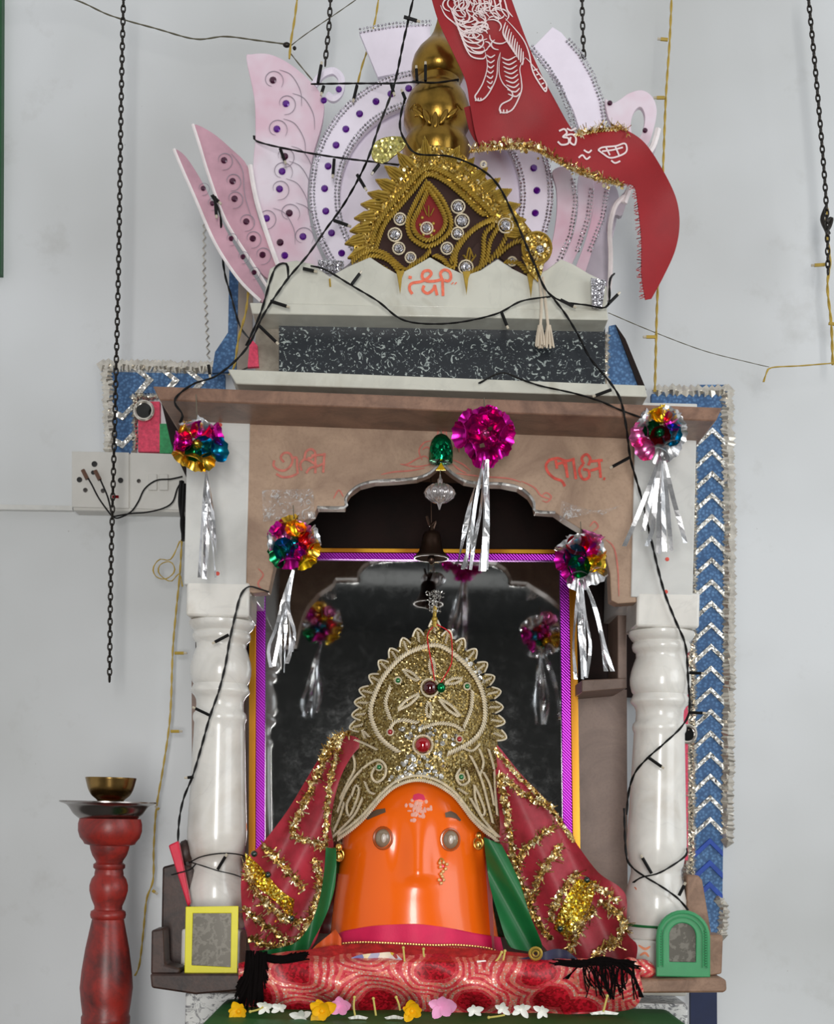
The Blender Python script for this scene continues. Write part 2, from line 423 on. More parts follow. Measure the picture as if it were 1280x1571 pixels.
# orange vermilion smears on the pillars
for x0, x1, yb0, yb1 in ((285, 381, 898, 900), (972, 1067, 917, 919)):
    a = W(x0, 760, 0.0).x; b = W(x1, 760, 0.0).x
    part('upper_pier', MB().box(a, b, 0.0, 0.34, W((x0+x1)/2, yb0, 0).z, W((x0+x1)/2, 618, 0).z), M['marble3'], shrine, bevel=0.002)
def vmark(pts, X, R, wd, par=None):
    def Yc(x, y):
        d = W(x, y, PY-R).x - X; return PY - math.sqrt(max(1e-6, R*R-d*d)) - 0.0008
    mb = MB()
    for p in pts: mb.ribbon(p, Yc, wd, 4, True)
    return part('vermilion_smear', mb, plain('vermilion_smear', (240, 140, 96), 0.7), shrine, smooth=False)
vmark([[(373, 1252), (376, 1268), (374, 1290)], [(368, 1275), (369, 1290), (367, 1300)]], XL, 0.0545, 6)
vmark([[(968, 1375), (972, 1366), (976, 1362)], [(967, 1372), (972, 1370)]], XR, 0.0595, 7)
part('vermilion_smear', MB().ribbon([(980, 1450), (990, 1456), (998, 1452)], 0.0025, 4, 4, True), plain('vermilion_smear', (240, 150, 110), 0.7), shrine, smooth=False)
part('vermilion_smear', MB().ribbon([(982, 1466), (990, 1462), (996, 1468)], 0.0025, 4, 4, True), plain('vermilion_smear', (240, 150, 110), 0.7), shrine, smooth=False)
for x, y in ((1024, 858), (1022, 908), (338, 652), (334, 880)): part('red_dot', MB().gem(x, y, -0.0002, 3.2, 10, 0.1), M['redpaint'], shrine, smooth=False)
# arched stone panel between the piers
arch = [(412, 908), (417, 885), (424, 855), (436, 830), (455, 808), (482, 789), (487, 778), (529, 778), (530, 766), (537, 755), (552, 744), (575, 738), (610, 736), (640, 733), (660, 725), (677, 711),
        (692, 724), (712, 737), (735, 741), (770, 742), (795, 747), (812, 759), (820, 772), (822, 784), (852, 786), (868, 797), (892, 812), (915, 832), (930, 855), (936, 880), (938, 921)]
ap = [(378, 622), (378, 906), (388, 910)] + arch + [(948, 926), (977, 924), (977, 640)]
pan = part('arched_panel', MB().prism(ap, 0.004, 0.045), M['panel'], shrine, bevel=0.002, smooth=False)
def edge_tube(pts, dy0, dy1):
    m = MB(); lo = []
    Q = sm(pts, 3)
    return m.ptube(Q, 0.006, 2.6, 6, 1)
part('lit_arch_edge', edge_tube(arch[6:25], 0, 0), M['litedge'], pan)  # light grey tube painting the lit underside edge of the arch
def strokes(name, ST, Y, wd, m, parent, taper=False, label=None):
    mb = MB()
    for i_, s_ in enumerate(ST):
        o_ = -0.00012*i_ if len(ST) < 30 else -0.00003*i_
        mb.ribbon(s_, (lambda x, y, o_=o_: Y(x, y)+o_) if callable(Y) else Y+o_, wd, 5, taper)
    return part(name, mb, m, parent, smooth=False, label=label)
# painted words
shubh = [[(421, 706), (420, 714), (426, 720), (436, 722), (445, 716), (449, 706), (445, 696), (436, 695), (431, 702), (436, 709)], [(447, 704), (455, 702), (456, 714), (457, 727)], [(424, 727), (434, 732), (446, 731), (456, 727)],
         [(463, 722), (461, 712), (467, 705), (476, 707), (486, 714)], [(467, 705), (470, 693), (478, 689), (484, 695), (478, 702), (472, 703)], [(484, 700), (484, 726)], [(498, 695), (496, 725)], [(486, 716), (499, 710)], [(478, 699), (500, 697)], [(470, 726), (476, 718), (486, 716)]]
strokes('painted_word', shubh, 0.0028, 3.6, M['redpaint2'], pan, label='pale red painted word on the left of the arch')
labh = [[(842, 706), (856, 703), (869, 707), (882, 704)], [(843, 706), (838, 714), (841, 724), (850, 733), (862, 738), (867, 746)], [(853, 706), (855, 719)], [(856, 712), (864, 710), (868, 716), (870, 726)], [(868, 707), (871, 733)], [(880, 706), (884, 735)],
        [(895, 712), (889, 722), (895, 735), (904, 732), (903, 722), (895, 720)], [(896, 712), (893, 703), (900, 697), (906, 704), (903, 714)], [(904, 708), (925, 706)], [(906, 722), (920, 718)], [(919, 704), (922, 733)], [(926, 734), (929, 735)]]
strokes('painted_word', labh, 0.0028, 4.2, M['redpaint'], pan, label='red painted word on the right of the arch')
motif = [[(615, 712), (625, 712), (640, 704), (652, 700), (660, 706)], [(648, 706), (643, 692), (650, 680), (662, 676)], [(614, 712), (640, 716), (662, 712)], [(648, 690), (655, 686), (662, 690)], [(671, 668), (675, 655), (680, 664)], [(680, 668), (683, 656), (686, 670)],
         [(694, 705), (710, 712), (722, 722)], [(695, 712), (705, 720), (716, 726)], [(693, 690), (702, 684), (705, 694)], [(585, 728), (605, 724), (630, 722), (652, 718)], [(700, 726), (740, 731), (780, 734), (800, 740)], [(800, 738), (820, 748), (830, 760), (845, 766)],
         [(830, 762), (838, 756), (846, 762), (840, 770), (832, 768)], [(905, 808), (912, 800), (918, 808), (910, 815)], [(930, 828), (942, 840), (948, 870), (950, 915)], [(396, 872), (404, 882), (396, 895), (402, 905)], [(512, 765), (520, 752), (527, 762)]]
for a_, b_ in ((0, 6), (6, 9), (9, 11), (11, 13), (13, 14), (14, 15), (15, 16), (16, 17)): strokes('painted_motif', motif[a_:b_], 0.0028, 2.6, M['redpaint2'], pan, taper=True)
# cornice
part('cornice', MB().prism([(234, 592), (1109, 625), (1099, 646), (245, 614)], -0.12, WY-0.002), M['cornice'], shrine, bevel=0.003)
part('dark_underside_piece', MB().prism([(246, 612), (262, 680), (286, 733), (310, 733), (310, 616)], 0.1, 0.36), M['darkboard'], shrine, bevel=0.003)  # added dark wedge standing in for the cornice's dark underside
part('marble_ledge', MB().prism([(349, 566), (990, 591), (994, 609), (362, 589)], -0.09, 0.38), M['marble2'], shrine, bevel=0.002)
part('inner_block', MB().prism([(392, 478), (926, 495), (926, 597), (392, 580)], 0.03, 0.34), M['lip'], shrine)
part('granite_front', MB().prism([(428, 480), (929, 497), (929, 592), (428, 572)], 0.012, 0.03), M['granite'], shrine, bevel=0.001)
part('top_slab', MB().prism([(383, 464), (932, 476), (934, 491), (387, 481)], -0.045, 0.34), M['marble2'], shrine, bevel=0.002)
crest = [(404, 466), (408, 440), (414, 412), (430, 403), (455, 399), (480, 405), (506, 424), (533, 409), (568, 394), (589, 408), (611, 421), (634, 409), (660, 394), (684, 408), (715, 422), (738, 414), (764, 397), (785, 411),
         (813, 425), (838, 414), (861, 397), (880, 405), (905, 420), (926, 430), (932, 442), (932, 478)]
cres = part('scalloped_crest', MB().prism(crest, -0.04, -0.012), M['marble2'], shrine, bevel=0.002)
shri = [[(633, 451), (629, 445), (629, 438), (634, 434), (646, 432), (656, 427), (662, 420), (658, 415), (650, 417), (648, 425), (655, 431), (668, 431), (680, 428)], [(651, 438), (649, 445), (656, 450), (664, 445), (668, 437)], [(667, 437), (671, 453)], [(679, 427), (680, 454)],
        [(678, 427), (676, 419), (682, 414), (690, 417), (692, 426), (688, 431), (682, 430)], [(694, 434), (695, 435)], [(699, 434), (700, 435)], [(627, 425), (632, 426)]]
strokes('painted_word', shri, -0.0412, 4.4, plain('orange_red_paint', (230, 112, 84), 0.6, var=0.2, vscale=120), cres, label='orange red painted word on the white crest')
part('groove_tip', MB().ptube([(506, 428), (507, 440)], -0.041, 1.6), M['goldthread'], cres)
# boards inside
part('back_board', MB().prism([(294, 1040), (962, 1058), (964, 1530), (296, 1520)], 0.35, 0.37), M['backboard'], shrine)
part('upper_back_board', MB().prism([(300, 612), (1000, 640), (1000, 1070), (300, 1052)], 0.372, 0.39), M['darkboard'], shrine)  # dark brown board; shade inside the arch is put into its colour too
part('wooden_ledge', MB().prism([(893, 1043), (962, 1040), (962, 1056), (893, 1062)], 0.18, 0.35).prism([(948, 920), (962, 921), (962, 1043), (948, 1043)], 0.22, 0.35), M['backboard'], shrine, bevel=0.002)
# plinth under the shelves
za = W(640, 1531, 0).z
gr = N('speckled_white_marble').set(0.35); nn = gr.noise(45, 5, 0.7, dist=2)
gr.color(gr.ramp(nn.outputs[0], [(0.42, lin((120, 120, 124))), (0.5, lin((226, 226, 224)))]))
part('plinth', MB().box(W(284, 1550, 0).x, W(1056, 1550, 0).x, 0.0, WY-0.002, 0, za), gr.mat, shrine, bevel=0.003)

# ================================================================ framed mirror leaning against the back
def YM(x, y): return 0.27 + (1430-y)/590*0.04
mir = thing('framed_mirror', 'large gold and purple framed mirror leaning inside the shrine behind the idol', 'mirror', (0, 0.25, 1.2))
mg = N('silvered_glass').set(0.03, 1.0); nn = mg.noise(9, 6, 0.7); sp = mg.vor(60)
c = mg.ramp(nn.outputs[0], [(0.3, (0.50, 0.51, 0.51)), (0.7, (0.56, 0.57, 0.57))]); mg.color(c)
mg.link(mg.ramp(mg.noise(40, 6, 0.7).outputs[0], [(0.45, (0.04,)*3), (0.8, (0.09,)*3)]), mg.b.inputs['Roughness'])
def q4(a, b, c_, d): return [a, b, c_, d]
part('glass', MB().prism([(404, 855), (862, 858), (872, 1440), (402, 1430)], lambda x, y: YM(x, y)+0.004, 0.006), mg.mat, mir, smooth=False)
pur = N('purple_ribbed_foil').set(0.35, 0.97); wv = pur.new('ShaderNodeTexWave'); wv.inputs['Scale'].default_value = 95; wv.bands_direction = 'DIAGONAL'; pur.link(pur.tc.outputs['Object'], wv.inputs['Vector'])
pur.color(pur.ramp(wv.outputs['Fac'], [(0.3, lin((120, 20, 130))), (0.7, lin((200, 70, 225)))])); pur.bump(wv.outputs['Fac'], 0.4, 0.001)
yl = N('golden_frame_moulding').set(0.3, 0.55); wv = yl.new('ShaderNodeTexWave'); wv.inputs['Scale'].default_value = 2; wv.bands_direction = 'X'; yl.link(yl.tc.outputs['Object'], wv.inputs['Vector'])
yl.color(yl.ramp(wv.outputs['Fac'], [(0.2, lin((190, 120, 20))), (0.7, lin((240, 176, 50)))]))
for nm, mt, rects in (('inner_border', pur.mat, [[(393, 848), (407, 848), (406, 1432), (392, 1432)], [(859, 850), (873, 850), (881, 1442), (866, 1440)], [(393, 847), (873, 850), (873, 860), (393, 857)]]),
                      ('frame_rail', yl.mat, [[(383, 842), (393, 842), (392, 1432), (381, 1432)], [(873, 845), (884, 845), (893, 1442), (881, 1440)], [(383, 840), (884, 843), (884, 849), (383, 846)]])):
    for r in rects:
        r2 = []
        for i in range(4):
            r2.append(r[i])
        part(nm, MB().prism(r2, lambda x, y: YM(x, y)-0.004-(0.004 if nm == 'frame_rail' else 0), 0.012), mt, mir, smooth=False, bevel=0.001)

# ================================================================ side shelves
wood = mk_stone('grimy_dark_wood', (72, 50, 42), (26, 18, 18), 0.45, 22)
wood2 = mk_stone('worn_brown_wood', (150, 118, 96), (104, 76, 58), 0.5, 20)
ls = thing('wooden_shelf', 'grimy dark wooden shelf at the foot of the left pillar', 'shelf', W(303, 1525, 0))
part('shelf_board', MB().prism([(230, 1494), (368, 1494), (372, 1520), (300, 1526), (232, 1516)], -0.09, 0.0), wood, ls, bevel=0.004)
part('back_post', MB().prism([(249, 1330), (272, 1324), (297, 1332), (297, 1494), (246, 1494)], 0.02, 0.05), wood, ls, bevel=0.004)
part('ledge_block', MB().prism([(232, 1427), (250, 1425), (252, 1480), (276, 1486), (276, 1495), (231, 1495)], -0.08, -0.02), wood, ls, bevel=0.004)
part('round_knob', MB().pell(284, 1310, 0.05, 13, 22, 14).ptube([(284, 1310), (292, 1345)], 0.05, 11), wood, ls)
rs = thing('wooden_shelf', 'worn brown wooden shelf at the foot of the right pillar', 'shelf', W(1050, 1525, 0))
part('shelf_board', MB().prism([(982, 1503), (1108, 1500), (1115, 1504), (1116, 1520), (1110, 1523), (984, 1524)], -0.09, 0.0), wood2, rs, bevel=0.004)
part('back_post', MB().prism([(1054, 1342), (1072, 1343), (1078, 1350), (1092, 1432), (1092, 1503), (1054, 1503)], 0.04, 0.07), wood2, rs, bevel=0.003)
part('ledge_block', MB().prism([(1084, 1434), (1108, 1434), (1110, 1438), (1108, 1494), (1086, 1498)], -0.06, -0.01), wood2, rs, bevel=0.003)
# small mirrors
gm = N('scratched_small_glass').set(0.1, 0.45); nz = gm.noise(55, 5, 0.6, dist=0.2)
gm.color(gm.ramp(nz.outputs[0], [(0.66, lin((112, 108, 100))), (0.70, lin((178, 176, 170)))])); gm.link(gm.ramp(nz.outputs[0], [(0.5, (0.25,)*3), (0.68, (0.7,)*3)]), gm.b.inputs['Roughness'])
ym = thing('hand_mirror', 'rectangular mirror with a bright yellow plastic frame on the left shelf', 'mirror', W(325, 1496, -0.07))
yel = plain('bright_yellow_plastic', (228, 218, 36), 0.35, var=0.05)
def ring(outer, inner, Yf, Yb):
    m = MB(); n = len(outer)
    for Y in (Yf, Yb):
        m.v += [W(p[0], p[1], Y) for p in outer]; m.v += [W(p[0], p[1], Y) for p in inner]
    for i in range(n):
        j = (i+1) % n
        for f in ((i, j, n+j, n+i), (2*n+i, 3*n+i, 3*n+j, 2*n+j), (i, 2*n+i, 2*n+j, j), (n+i, n+j, 3*n+j, 3*n+i)):
            m.f.append(list(f)); m.m.append(0)
    return m
part('frame', ring([(285, 1391), (366, 1390), (364, 1497), (283, 1493)], [(296, 1401), (355, 1401), (354, 1484), (294, 1481)], -0.075, -0.062), yel, ym, bevel=0.0012, recalc=True)
part('glass', MB().prism([(292, 1397), (359, 1397), (358, 1488), (290, 1485)], -0.070, -0.064), gm.mat, ym, smooth=False)
part('backing', MB().prism([(286, 1393), (364, 1392), (363, 1493), (285, 1491)], -0.0635, -0.058), M['darkboard'], ym, smooth=False)
gmr = thing('hand_mirror', 'arched mirror with a green plastic frame on the right shelf', 'mirror', W(1048, 1503, -0.07))
grn = plain('green_plastic', (62, 148, 96), 0.4, var=0.08)
def archpts(x0, x1, yt, yb, n=14):
    r = (x1-x0)/2; cx = (x0+x1)/2
    return [(x0, yb)] + [(cx-r*math.cos(math.pi*i/n), yt+r-r*math.sin(math.pi*i/n)) for i in range(n+1)] + [(x1, yb)]
def RA(pts): return [(x, y+(x-1048)*0.02) for x, y in pts]
part('frame', ring(RA(archpts(1007, 1090, 1396, 1499)), RA(archpts(1027, 1068, 1416, 1476)), -0.075, -0.06), grn, gmr, bevel=0.002, recalc=True)
part('raised_rim', MB().ptube(RA(archpts(1011, 1086, 1400, 1484)), -0.077, 2.2, n=1).ptube(RA(archpts(1018, 1079, 1407, 1484)), -0.077, 1.3, n=1), grn, gmr)
bd = MB()
for sx in (1014, 1083):
    for i in range(14): bd.pell(sx, 1428+i*4+(sx-1048)*0.02, -0.077, 3.2, 1.7, 2.2, 6, 4)
part('beading', bd, grn, gmr)
part('glass', MB().prism(RA([(1022, 1482)]+archpts(1024, 1072, 1412, 1482)[1:-1]+[(1074, 1482)]), -0.068, -0.062), gm.mat, gmr, smooth=False)
solo('plastic_tube', MB().prism([(258, 1297), (273, 1290), (292, 1386), (288, 1392)], -0.03, -0.012), plain('glossy_crimson_plastic', (214, 36, 66), 0.3), 'crimson red flat bar slanting between dark wood and the left pillar', 'bar', bevel=0.003)

# ================================================================ lamp stand with plate and bowl
def plathe(cx, cyref, Y, prof, seg=40, **kk):
    k_ = S(Y); X = W(cx, cyref, Y).x
    return MB().lathe(X, Y, [(r*k_, W(cx, y, Y).z) for r, y in prof], seg, **kk)
SY = -0.02
redw = mk_stone('dull_red_painted_wood', (150, 38, 30), (74, 32, 30), 0.4, 16)
sprof = [(70, 2150), (72, 2100), (55, 2060), (40, 2000), (34, 1900), (36, 1760), (40, 1700), (38, 1640), (34, 1600), (33, 1574), (37, 1570), (37, 1560), (35, 1556), (38, 1535), (40, 1515), (38, 1490), (33, 1455), (27, 1425), (24, 1410), (26, 1408), (27, 1403), (26, 1398), (21, 1395),
         (21, 1390), (26, 1378), (29, 1366), (29, 1358), (26, 1348), (22, 1343), (22, 1340), (21, 1334), (24, 1331), (24, 1326), (20, 1323), (21, 1320), (26, 1312), (29, 1303), (30, 1297), (38, 1295), (40, 1291), (45, 1285), (48, 1275), (48, 1264), (46, 1256), (30, 1254)]
sprof = [(r*1.0, y) for r, y in sprof]
solo('lamp_stand', plathe(166, 1400, SY, sprof), redw, 'turned red painted wooden lamp stand left of the shrine', 'stand', ang=50)
steel = plain('brushed_steel', (150, 144, 140), 0.22, 1.0, var=0.1, vscale=18)
solo('steel_plate', plathe(166, 1240, SY, [(10, 1256.5), (43, 1256.5)]+sm([(45, 1255), (52, 1249), (58, 1240), (63, 1235), (70, 1232.5), (73, 1231.5)], 4)+[(73, 1229.5)]+sm([(70, 1230.5), (62, 1233), (56, 1240), (50, 1248), (43, 1254)], 4)+[(0.5, 1255)], 56), steel, 'steel rimmed plate lying on top of the red lamp stand', 'plate', ang=50)
solo('brass_bowl', plathe(170, 1210, SY, [(18, 1254), (20, 1253), (20, 1228)]+sm([(22, 1226), (29, 1220), (34, 1211), (37, 1200), (38.5, 1194)], 5)+[(38, 1193)]+sm([(36.5, 1194), (35, 1201), (31, 1212), (24, 1221), (10, 1226)], 5)+[(0.5, 1227)], 48), plain('aged_brass', (140, 112, 66), 0.25, 1.0, var=0.3, vscale=30), 'small aged brass bowl standing on the steel plate', 'bowl', ang=50)

# ================================================================ switchboard, plug leads
swb = thing('switchboard', 'off white electrical switchboard with sockets and two switches on the left wall', 'switchboard', W(195, 795, WY))
ivory = plain('aged_ivory_plastic', (206, 204, 198), 0.35, var=0.06, vscale=12)
dk = plain('socket_black', (18, 16, 16), 0.5)
YS = WY-0.045
part('box', MB().prism([(112, 694), (286, 698), (286, 786), (112, 783)], YS, WY), ivory, swb, bevel=0.003)
part('cover_plate', MB().prism([(110, 692), (198, 694), (198, 780), (110, 778)], YS-0.004, YS+0.001).prism([(200, 694), (288, 697), (288, 783), (200, 780)], YS-0.004, YS+0.001), ivory, swb, bevel=0.0015)
for x, y, r in ((145, 712, 4.5), (122, 736, 4.2), (185, 737, 4.2), (131, 752, 3.6), (158, 753, 3.6), (143, 725, 3.4), (213, 738, 3.2)):
    part('screw' if (x, y) in ((213, 738), (131, 752), (158, 753)) else 'socket_hole', MB().gem(x, y, YS-0.0045, r, 12, 0.2), dk if r > 4 or (x, y) == (143, 725) else steel, swb)
for x in (229, 246): part('switch', MB().prism([(x-2, 727), (x+12, 727), (x+12, 752), (x-2, 752)], YS-0.009, YS-0.003), ivory, swb, bevel=0.002)
part('indicator', MB().prism([(172, 760), (182, 760), (182, 764), (172, 764)], YS-0.006, YS-0.003), FO['red'], swb)
brp = plain('brown_plug_tip', (96, 66, 50), 0.4)
for n_, a, rest, lb in ((0, (131, 727), [(140, 742), (152, 765), (170, 790)], 'black lead plugged into the left socket of the switchboard'), (1, (150, 728), [(158, 745), (166, 765), (172, 792)], 'black lead plugged into the right hole of the switchboard')):
    t = thing('plug_lead', lb, 'wire', W(a[0], a[1], YS-0.006))
    part('wire', MB().ptube([a]+rest, lambda x, y: YS-0.012, 1.3), M['black'], t)
    part('plug_tip', MB().ptube([(a[0]-4, a[1]-6), (a[0]+3, a[1]+8)], YS-0.012, 3.4), brp, t)
solo('loose_wire', MB().ptube([(170, 790), (180, 795), (200, 786), (212, 770), (222, 750), (240, 737), (262, 735), (280, 731)], YS-0.016, 1.2), M['black'], 'thin black wire looping over the switches', 'wire')
solo('loose_wire', MB().ptube([(172, 793), (200, 788), (225, 786), (250, 780), (265, 770), (272, 750), (280, 737)], YS-0.02, 1.2), M['black'], 'thin black wire drooping below the switchboard', 'wire')
solo('cable_bundle', MB().ptube([(279, 738), (277, 770), (281, 800), (282, 830)], 0.30, 4).ptube([(283, 742), (281, 780), (279, 806), (283, 828)], 0.29, 3), M['black'], 'thick black cable bundle running down beside the left pier', 'cable')

# ================================================================ chains
def chain(name, pts, Y, label, step=9.5, r=1.35):
    Q = resample(sm(pts, 6), int(plen(pts)/step)); mb = MB(); k_ = S(Y)
    for i in range(len(Q)-1):
        a, b = W(*Q[i][:2], Y), W(*Q[i+1][:2], Y); c = (a+b)/2; d = (b-a); L = d.length*0.66; d.normalize()
        s_ = Vector((1, 0, 0)) if i % 2 else Vector((0, 1, 0))
        mb.tube([c + d*L*math.cos(t)+s_*0.0042*math.sin(t) for t in [2*math.pi*j/10 for j in range(10)]], r*k_, 5, closed=True)
    return solo(name, mb, M['chain'], label, 'chain')
chain('iron_chain', [(190, -20), (186, 150), (182, 400), (176, 650), (170, 880), (168, 1045)], 0.22, 'long dark iron chain hanging in front of the left wall')
chain('iron_chain', [(508, -20), (505, 40), (501, 75), (499, 100)], 0.26, 'short dark iron chain ending above the foam lotus left side')
chain('iron_chain', [(893, -20), (894, 30), (896, 88)], 0.26, 'short dark chain hanging above the white foam petal on the right')
chain('iron_chain', [(1239, -20), (1248, 70), (1258, 180), (1268, 310), (1271, 420)], 0.26, 'dark iron chain hanging at the far right edge')
# ================================================================ foam lotus backdrop
def mk_foam():
    m = N('airbrushed_pink_foam').set(0.45)
    sx = m.new('ShaderNodeSeparateXYZ'); m.link(m.tc.outputs['Object'], sx.inputs[0])
    n = m.noise(9, 3); n2 = m.noise(3.5, 2)
    f = m.math('ADD', m.math('MULTIPLY', n.outputs[0], 0.5), m.math('MULTIPLY', n2.outputs[0], 0.5))
    m.color(m.ramp(f, [(0.42, lin((232, 222, 232))), (0.58, lin((220, 182, 198)))])); return m.mat
FOAMP = mk_foam(); FOAMW = plain('white_lilac_foam', (240, 232, 246), 0.4, var=0.03); FOAMD = plain('dusty_pink_foam', (190, 148, 162), 0.5, var=0.2, vscale=14)
FOAME = plain('white_foam_edge', (236, 228, 228), 0.5); FOAMG = plain('grey_lilac_foam', (176, 168, 178), 0.5, var=0.15, vscale=14)
PUR = plain('purple_gem', (92, 20, 140), 0.12, 0.3, 0.8); MAR = plain('dark_maroon_gem', (70, 16, 50), 0.15, 0.3, 0.8)
GREYL = plain('grey_glitter_line', (150, 140, 152), 0.4, 0.3)
lot = thing('foam_lotus', 'pink and white foam lotus backdrop with purple gems behind the golden finial', 'backdrop', W(660, 410, 0.15))
LY = 0.15
def petal(pts, Yf, th, m, edge=None, n=4, closed_smooth=True):
    q = sm(pts, n, True) if closed_smooth else pts
    return part('petal', MB().prism(q, Yf, Yf+th if not callable(Yf) else th), [m], lot, bevel=0.001)
pa = petal([(267, 229), (285, 240), (312, 282), (335, 330), (365, 385), (400, 440), (410, 466), (400, 462), (365, 425), (330, 370), (300, 300), (280, 258)], 0.06, 0.012, FOAMD)
pb = petal([(297, 191), (325, 203), (355, 228), (380, 255), (388, 300), (402, 350), (428, 408), (412, 428), (380, 392), (345, 335), (318, 262), (306, 220)], 0.085, 0.012, FOAMD)
part('petal_edge', MB().ptube([(296, 191), (306, 222), (320, 268), (346, 338), (382, 396), (410, 440)], 0.083, 2.6), FOAME, pb)
part('petal_edge', MB().ptube([(267, 229), (280, 260), (300, 305), (330, 373), (366, 428), (400, 462)], 0.058, 2.6), FOAME, pa)
part('petal_edge', MB().ptube([(384, 254), (392, 300), (406, 348), (424, 400), (430, 412)], 0.083, 4), FOAME, pb)
pc = petal([(378, 90), (386, 83), (414, 83), (445, 98), (476, 124), (496, 152), (494, 190), (480, 240), (472, 300), (480, 360), (500, 425), (430, 425), (404, 350), (388, 292), (389, 245), (392, 205), (390, 150)], 0.13, 0.014, FOAMP)
# halo ring
def ell_pts(cx, cy, rx, ry, a0, a1, n=40): return [(cx+rx*math.cos(math.radians(a0+(a1-a0)*i/n)), cy-ry*math.sin(math.radians(a0+(a1-a0)*i/n))) for i in range(n+1)]
O_ = ell_pts(662, 295, 187, 190, 220, -40); I_ = ell_pts(660, 300, 139, 142, 220, -40)
hr = part('halo_ring', MB().prism(O_+I_[::-1], 0.105, 0.12), FOAMW, lot, bevel=0.001)
part('halo_panel', MB().prism(ell_pts(660, 305, 150, 150, 230, -50), 0.135, 0.145), FOAMW, lot, bevel=0.001)
def rhine(name_pts, Y, parent, r=2.3, rows=2, step=5.2):
    mb = MB(); Q = name_pts; n = int(plen(Q)/step); Q = resample(Q, n)
    for i, q in enumerate(Q):
        a = Q[max(i-1, 0)]; b = Q[min(i+1, n-1)]; dx, dy = b.x-a.x, b.y-a.y; l = math.hypot(dx, dy)
        for j in range(rows):
            o = (j-(rows-1)/2)*r*2.3
            mb.gem(q.x-dy/l*o, q.y+dx/l*o, Y, r, 6, 0.7)
    return part('rhinestone_trim', mb, M['rhine'], parent, smooth=False)
rhine(ell_pts(662, 295, 183, 186, 218, -38), 0.104, hr); rhine(ell_pts(660, 300, 143, 146, 218, -38), 0.104, hr)
for a in (213, 201, 189, 177, 165, 153, 143, 132, 121, 112, 102, 40, 28, 14, 2, -10, -22):
    part('gem', MB().gem(661+163*math.cos(math.radians(a)), 298-166*math.sin(math.radians(a)), 0.104, 5.5, 10), PUR, hr, smooth=False)
tf = petal([(551, 48), (605, 38), (660, 36), (662, 100), (640, 106), (580, 118)], 0.14, 0.012, FOAMW, closed_smooth=False)
rhine([(553, 47), (605, 38), (660, 35)], 0.139, tf)
rb = petal([(816, 74), (848, 41), (862, 50), (885, 78), (908, 115), (924, 155), (932, 205), (892, 206), (880, 170), (860, 130)], 0.11, 0.012, FOAMW, closed_smooth=False)
rhine([(872, 62), (890, 82), (910, 117), (924, 156), (930, 200)], 0.109, rb)
rhine([(815, 72), (838, 100), (860, 135), (876, 175), (884, 205)], 0.109, rb)
for i, (mt, pts, rh) in enumerate(((FOAMP, [(848, 262), (872, 258), (885, 300), (880, 350), (862, 400), (838, 428), (828, 420), (845, 380), (854, 330), (854, 290)], [(880, 275), (884, 310), (876, 360), (856, 405)]),
                     (FOAMP, [(888, 270), (908, 268), (912, 310), (900, 355), (880, 400), (868, 425), (850, 425), (872, 380), (886, 330)], [(908, 290), (902, 335), (886, 385)]),
                     (FOAMP, [(908, 270), (935, 272), (930, 320), (915, 365), (893, 430), (878, 428), (898, 370), (910, 320)], [(932, 290), (925, 335), (905, 385)]))):
    q = petal(pts, 0.10+i*0.014, 0.010, mt); rhine(rh, 0.099+i*0.014, q, 2, 2)
gp = petal([(938, 285), (950, 300), (946, 340), (938, 380), (938, 440), (905, 440), (885, 425), (900, 380), (915, 330)], 0.15, 0.01, FOAMG)
pe = part('petal', MB().ptube([(1010, 198), (1002, 225), (985, 248), (972, 275), (962, 300), (958, 312)], 0.07, 5).ptube([(962, 300), (945, 315), (936, 350), (937, 390), (936, 430), (932, 462)], 0.07, 4), FOAME, lot)
part('petal', MB().prism(sm([(1012, 195), (1006, 230), (984, 262), (965, 300), (955, 330), (944, 330), (940, 352), (932, 350), (938, 315), (958, 295), (972, 262), (988, 240)], 3, True), 0.072, 0.085), FOAMG, lot)
part('curl', MB().prism(sm([(929, 152), (940, 158), (952, 152), (965, 143), (985, 138), (1001, 148), (1008, 168), (1004, 195), (994, 222), (975, 235), (972, 222), (985, 205), (990, 180), (984, 164), (974, 170), (968, 190), (970, 215), (952, 212), (938, 190), (932, 175)], 4, True), 0.10, 0.112), FOAMP, lot, bevel=0.001)
part('curl', MB().ptube([(482, 132), (494, 116), (512, 110), (524, 122), (522, 142), (512, 152), (502, 146)], 0.15, 6), FOAMW, lot)
for x, y, Y, r, mt in ((936, 158, 0.098, 4, MAR), (961, 205, 0.098, 4, MAR), (990, 200, 0.098, 4, MAR), (520, 137, 0.14, 5, PUR), (497, 154, 0.128, 5, PUR), (908, 352, 0.14, 4, MAR)):
    part('gem', MB().gem(x, y, Y, r, 10), mt, lot, smooth=False)
gl = [(419, 123), (439, 159), (425, 198), (437, 240), (433, 263), (429, 290), (444, 327), (409, 335), (465, 363), (430, 372), (437, 392)]
for i, (x, y) in enumerate(gl): part('gem', MB().gem(x, y, 0.129, 5.5, 10), PUR if i % 3 else MAR, pc, smooth=False)
def spiral(x, y, r, a0, turn=300, flip=1):
    return [(x+flip*(r*(0.55+0.45*t/10))*math.cos(math.radians(a0+turn*t/10)), y-(r*(0.55+0.45*t/10))*math.sin(math.radians(a0+turn*t/10))) for t in range(11)]
sw = []
for i, (x, y) in enumerate(gl[:9]):
    sw.append(spiral(x, y, 17, 200 if i % 2 else 260, -300, 1))
    sw.append([(x+10, y-16), (x+28, y-8), (x+42, y+16), (x+44, y+40)])
strokes('swirl_line', sw, 0.1288, 1.1, GREYL, pc, taper=True)
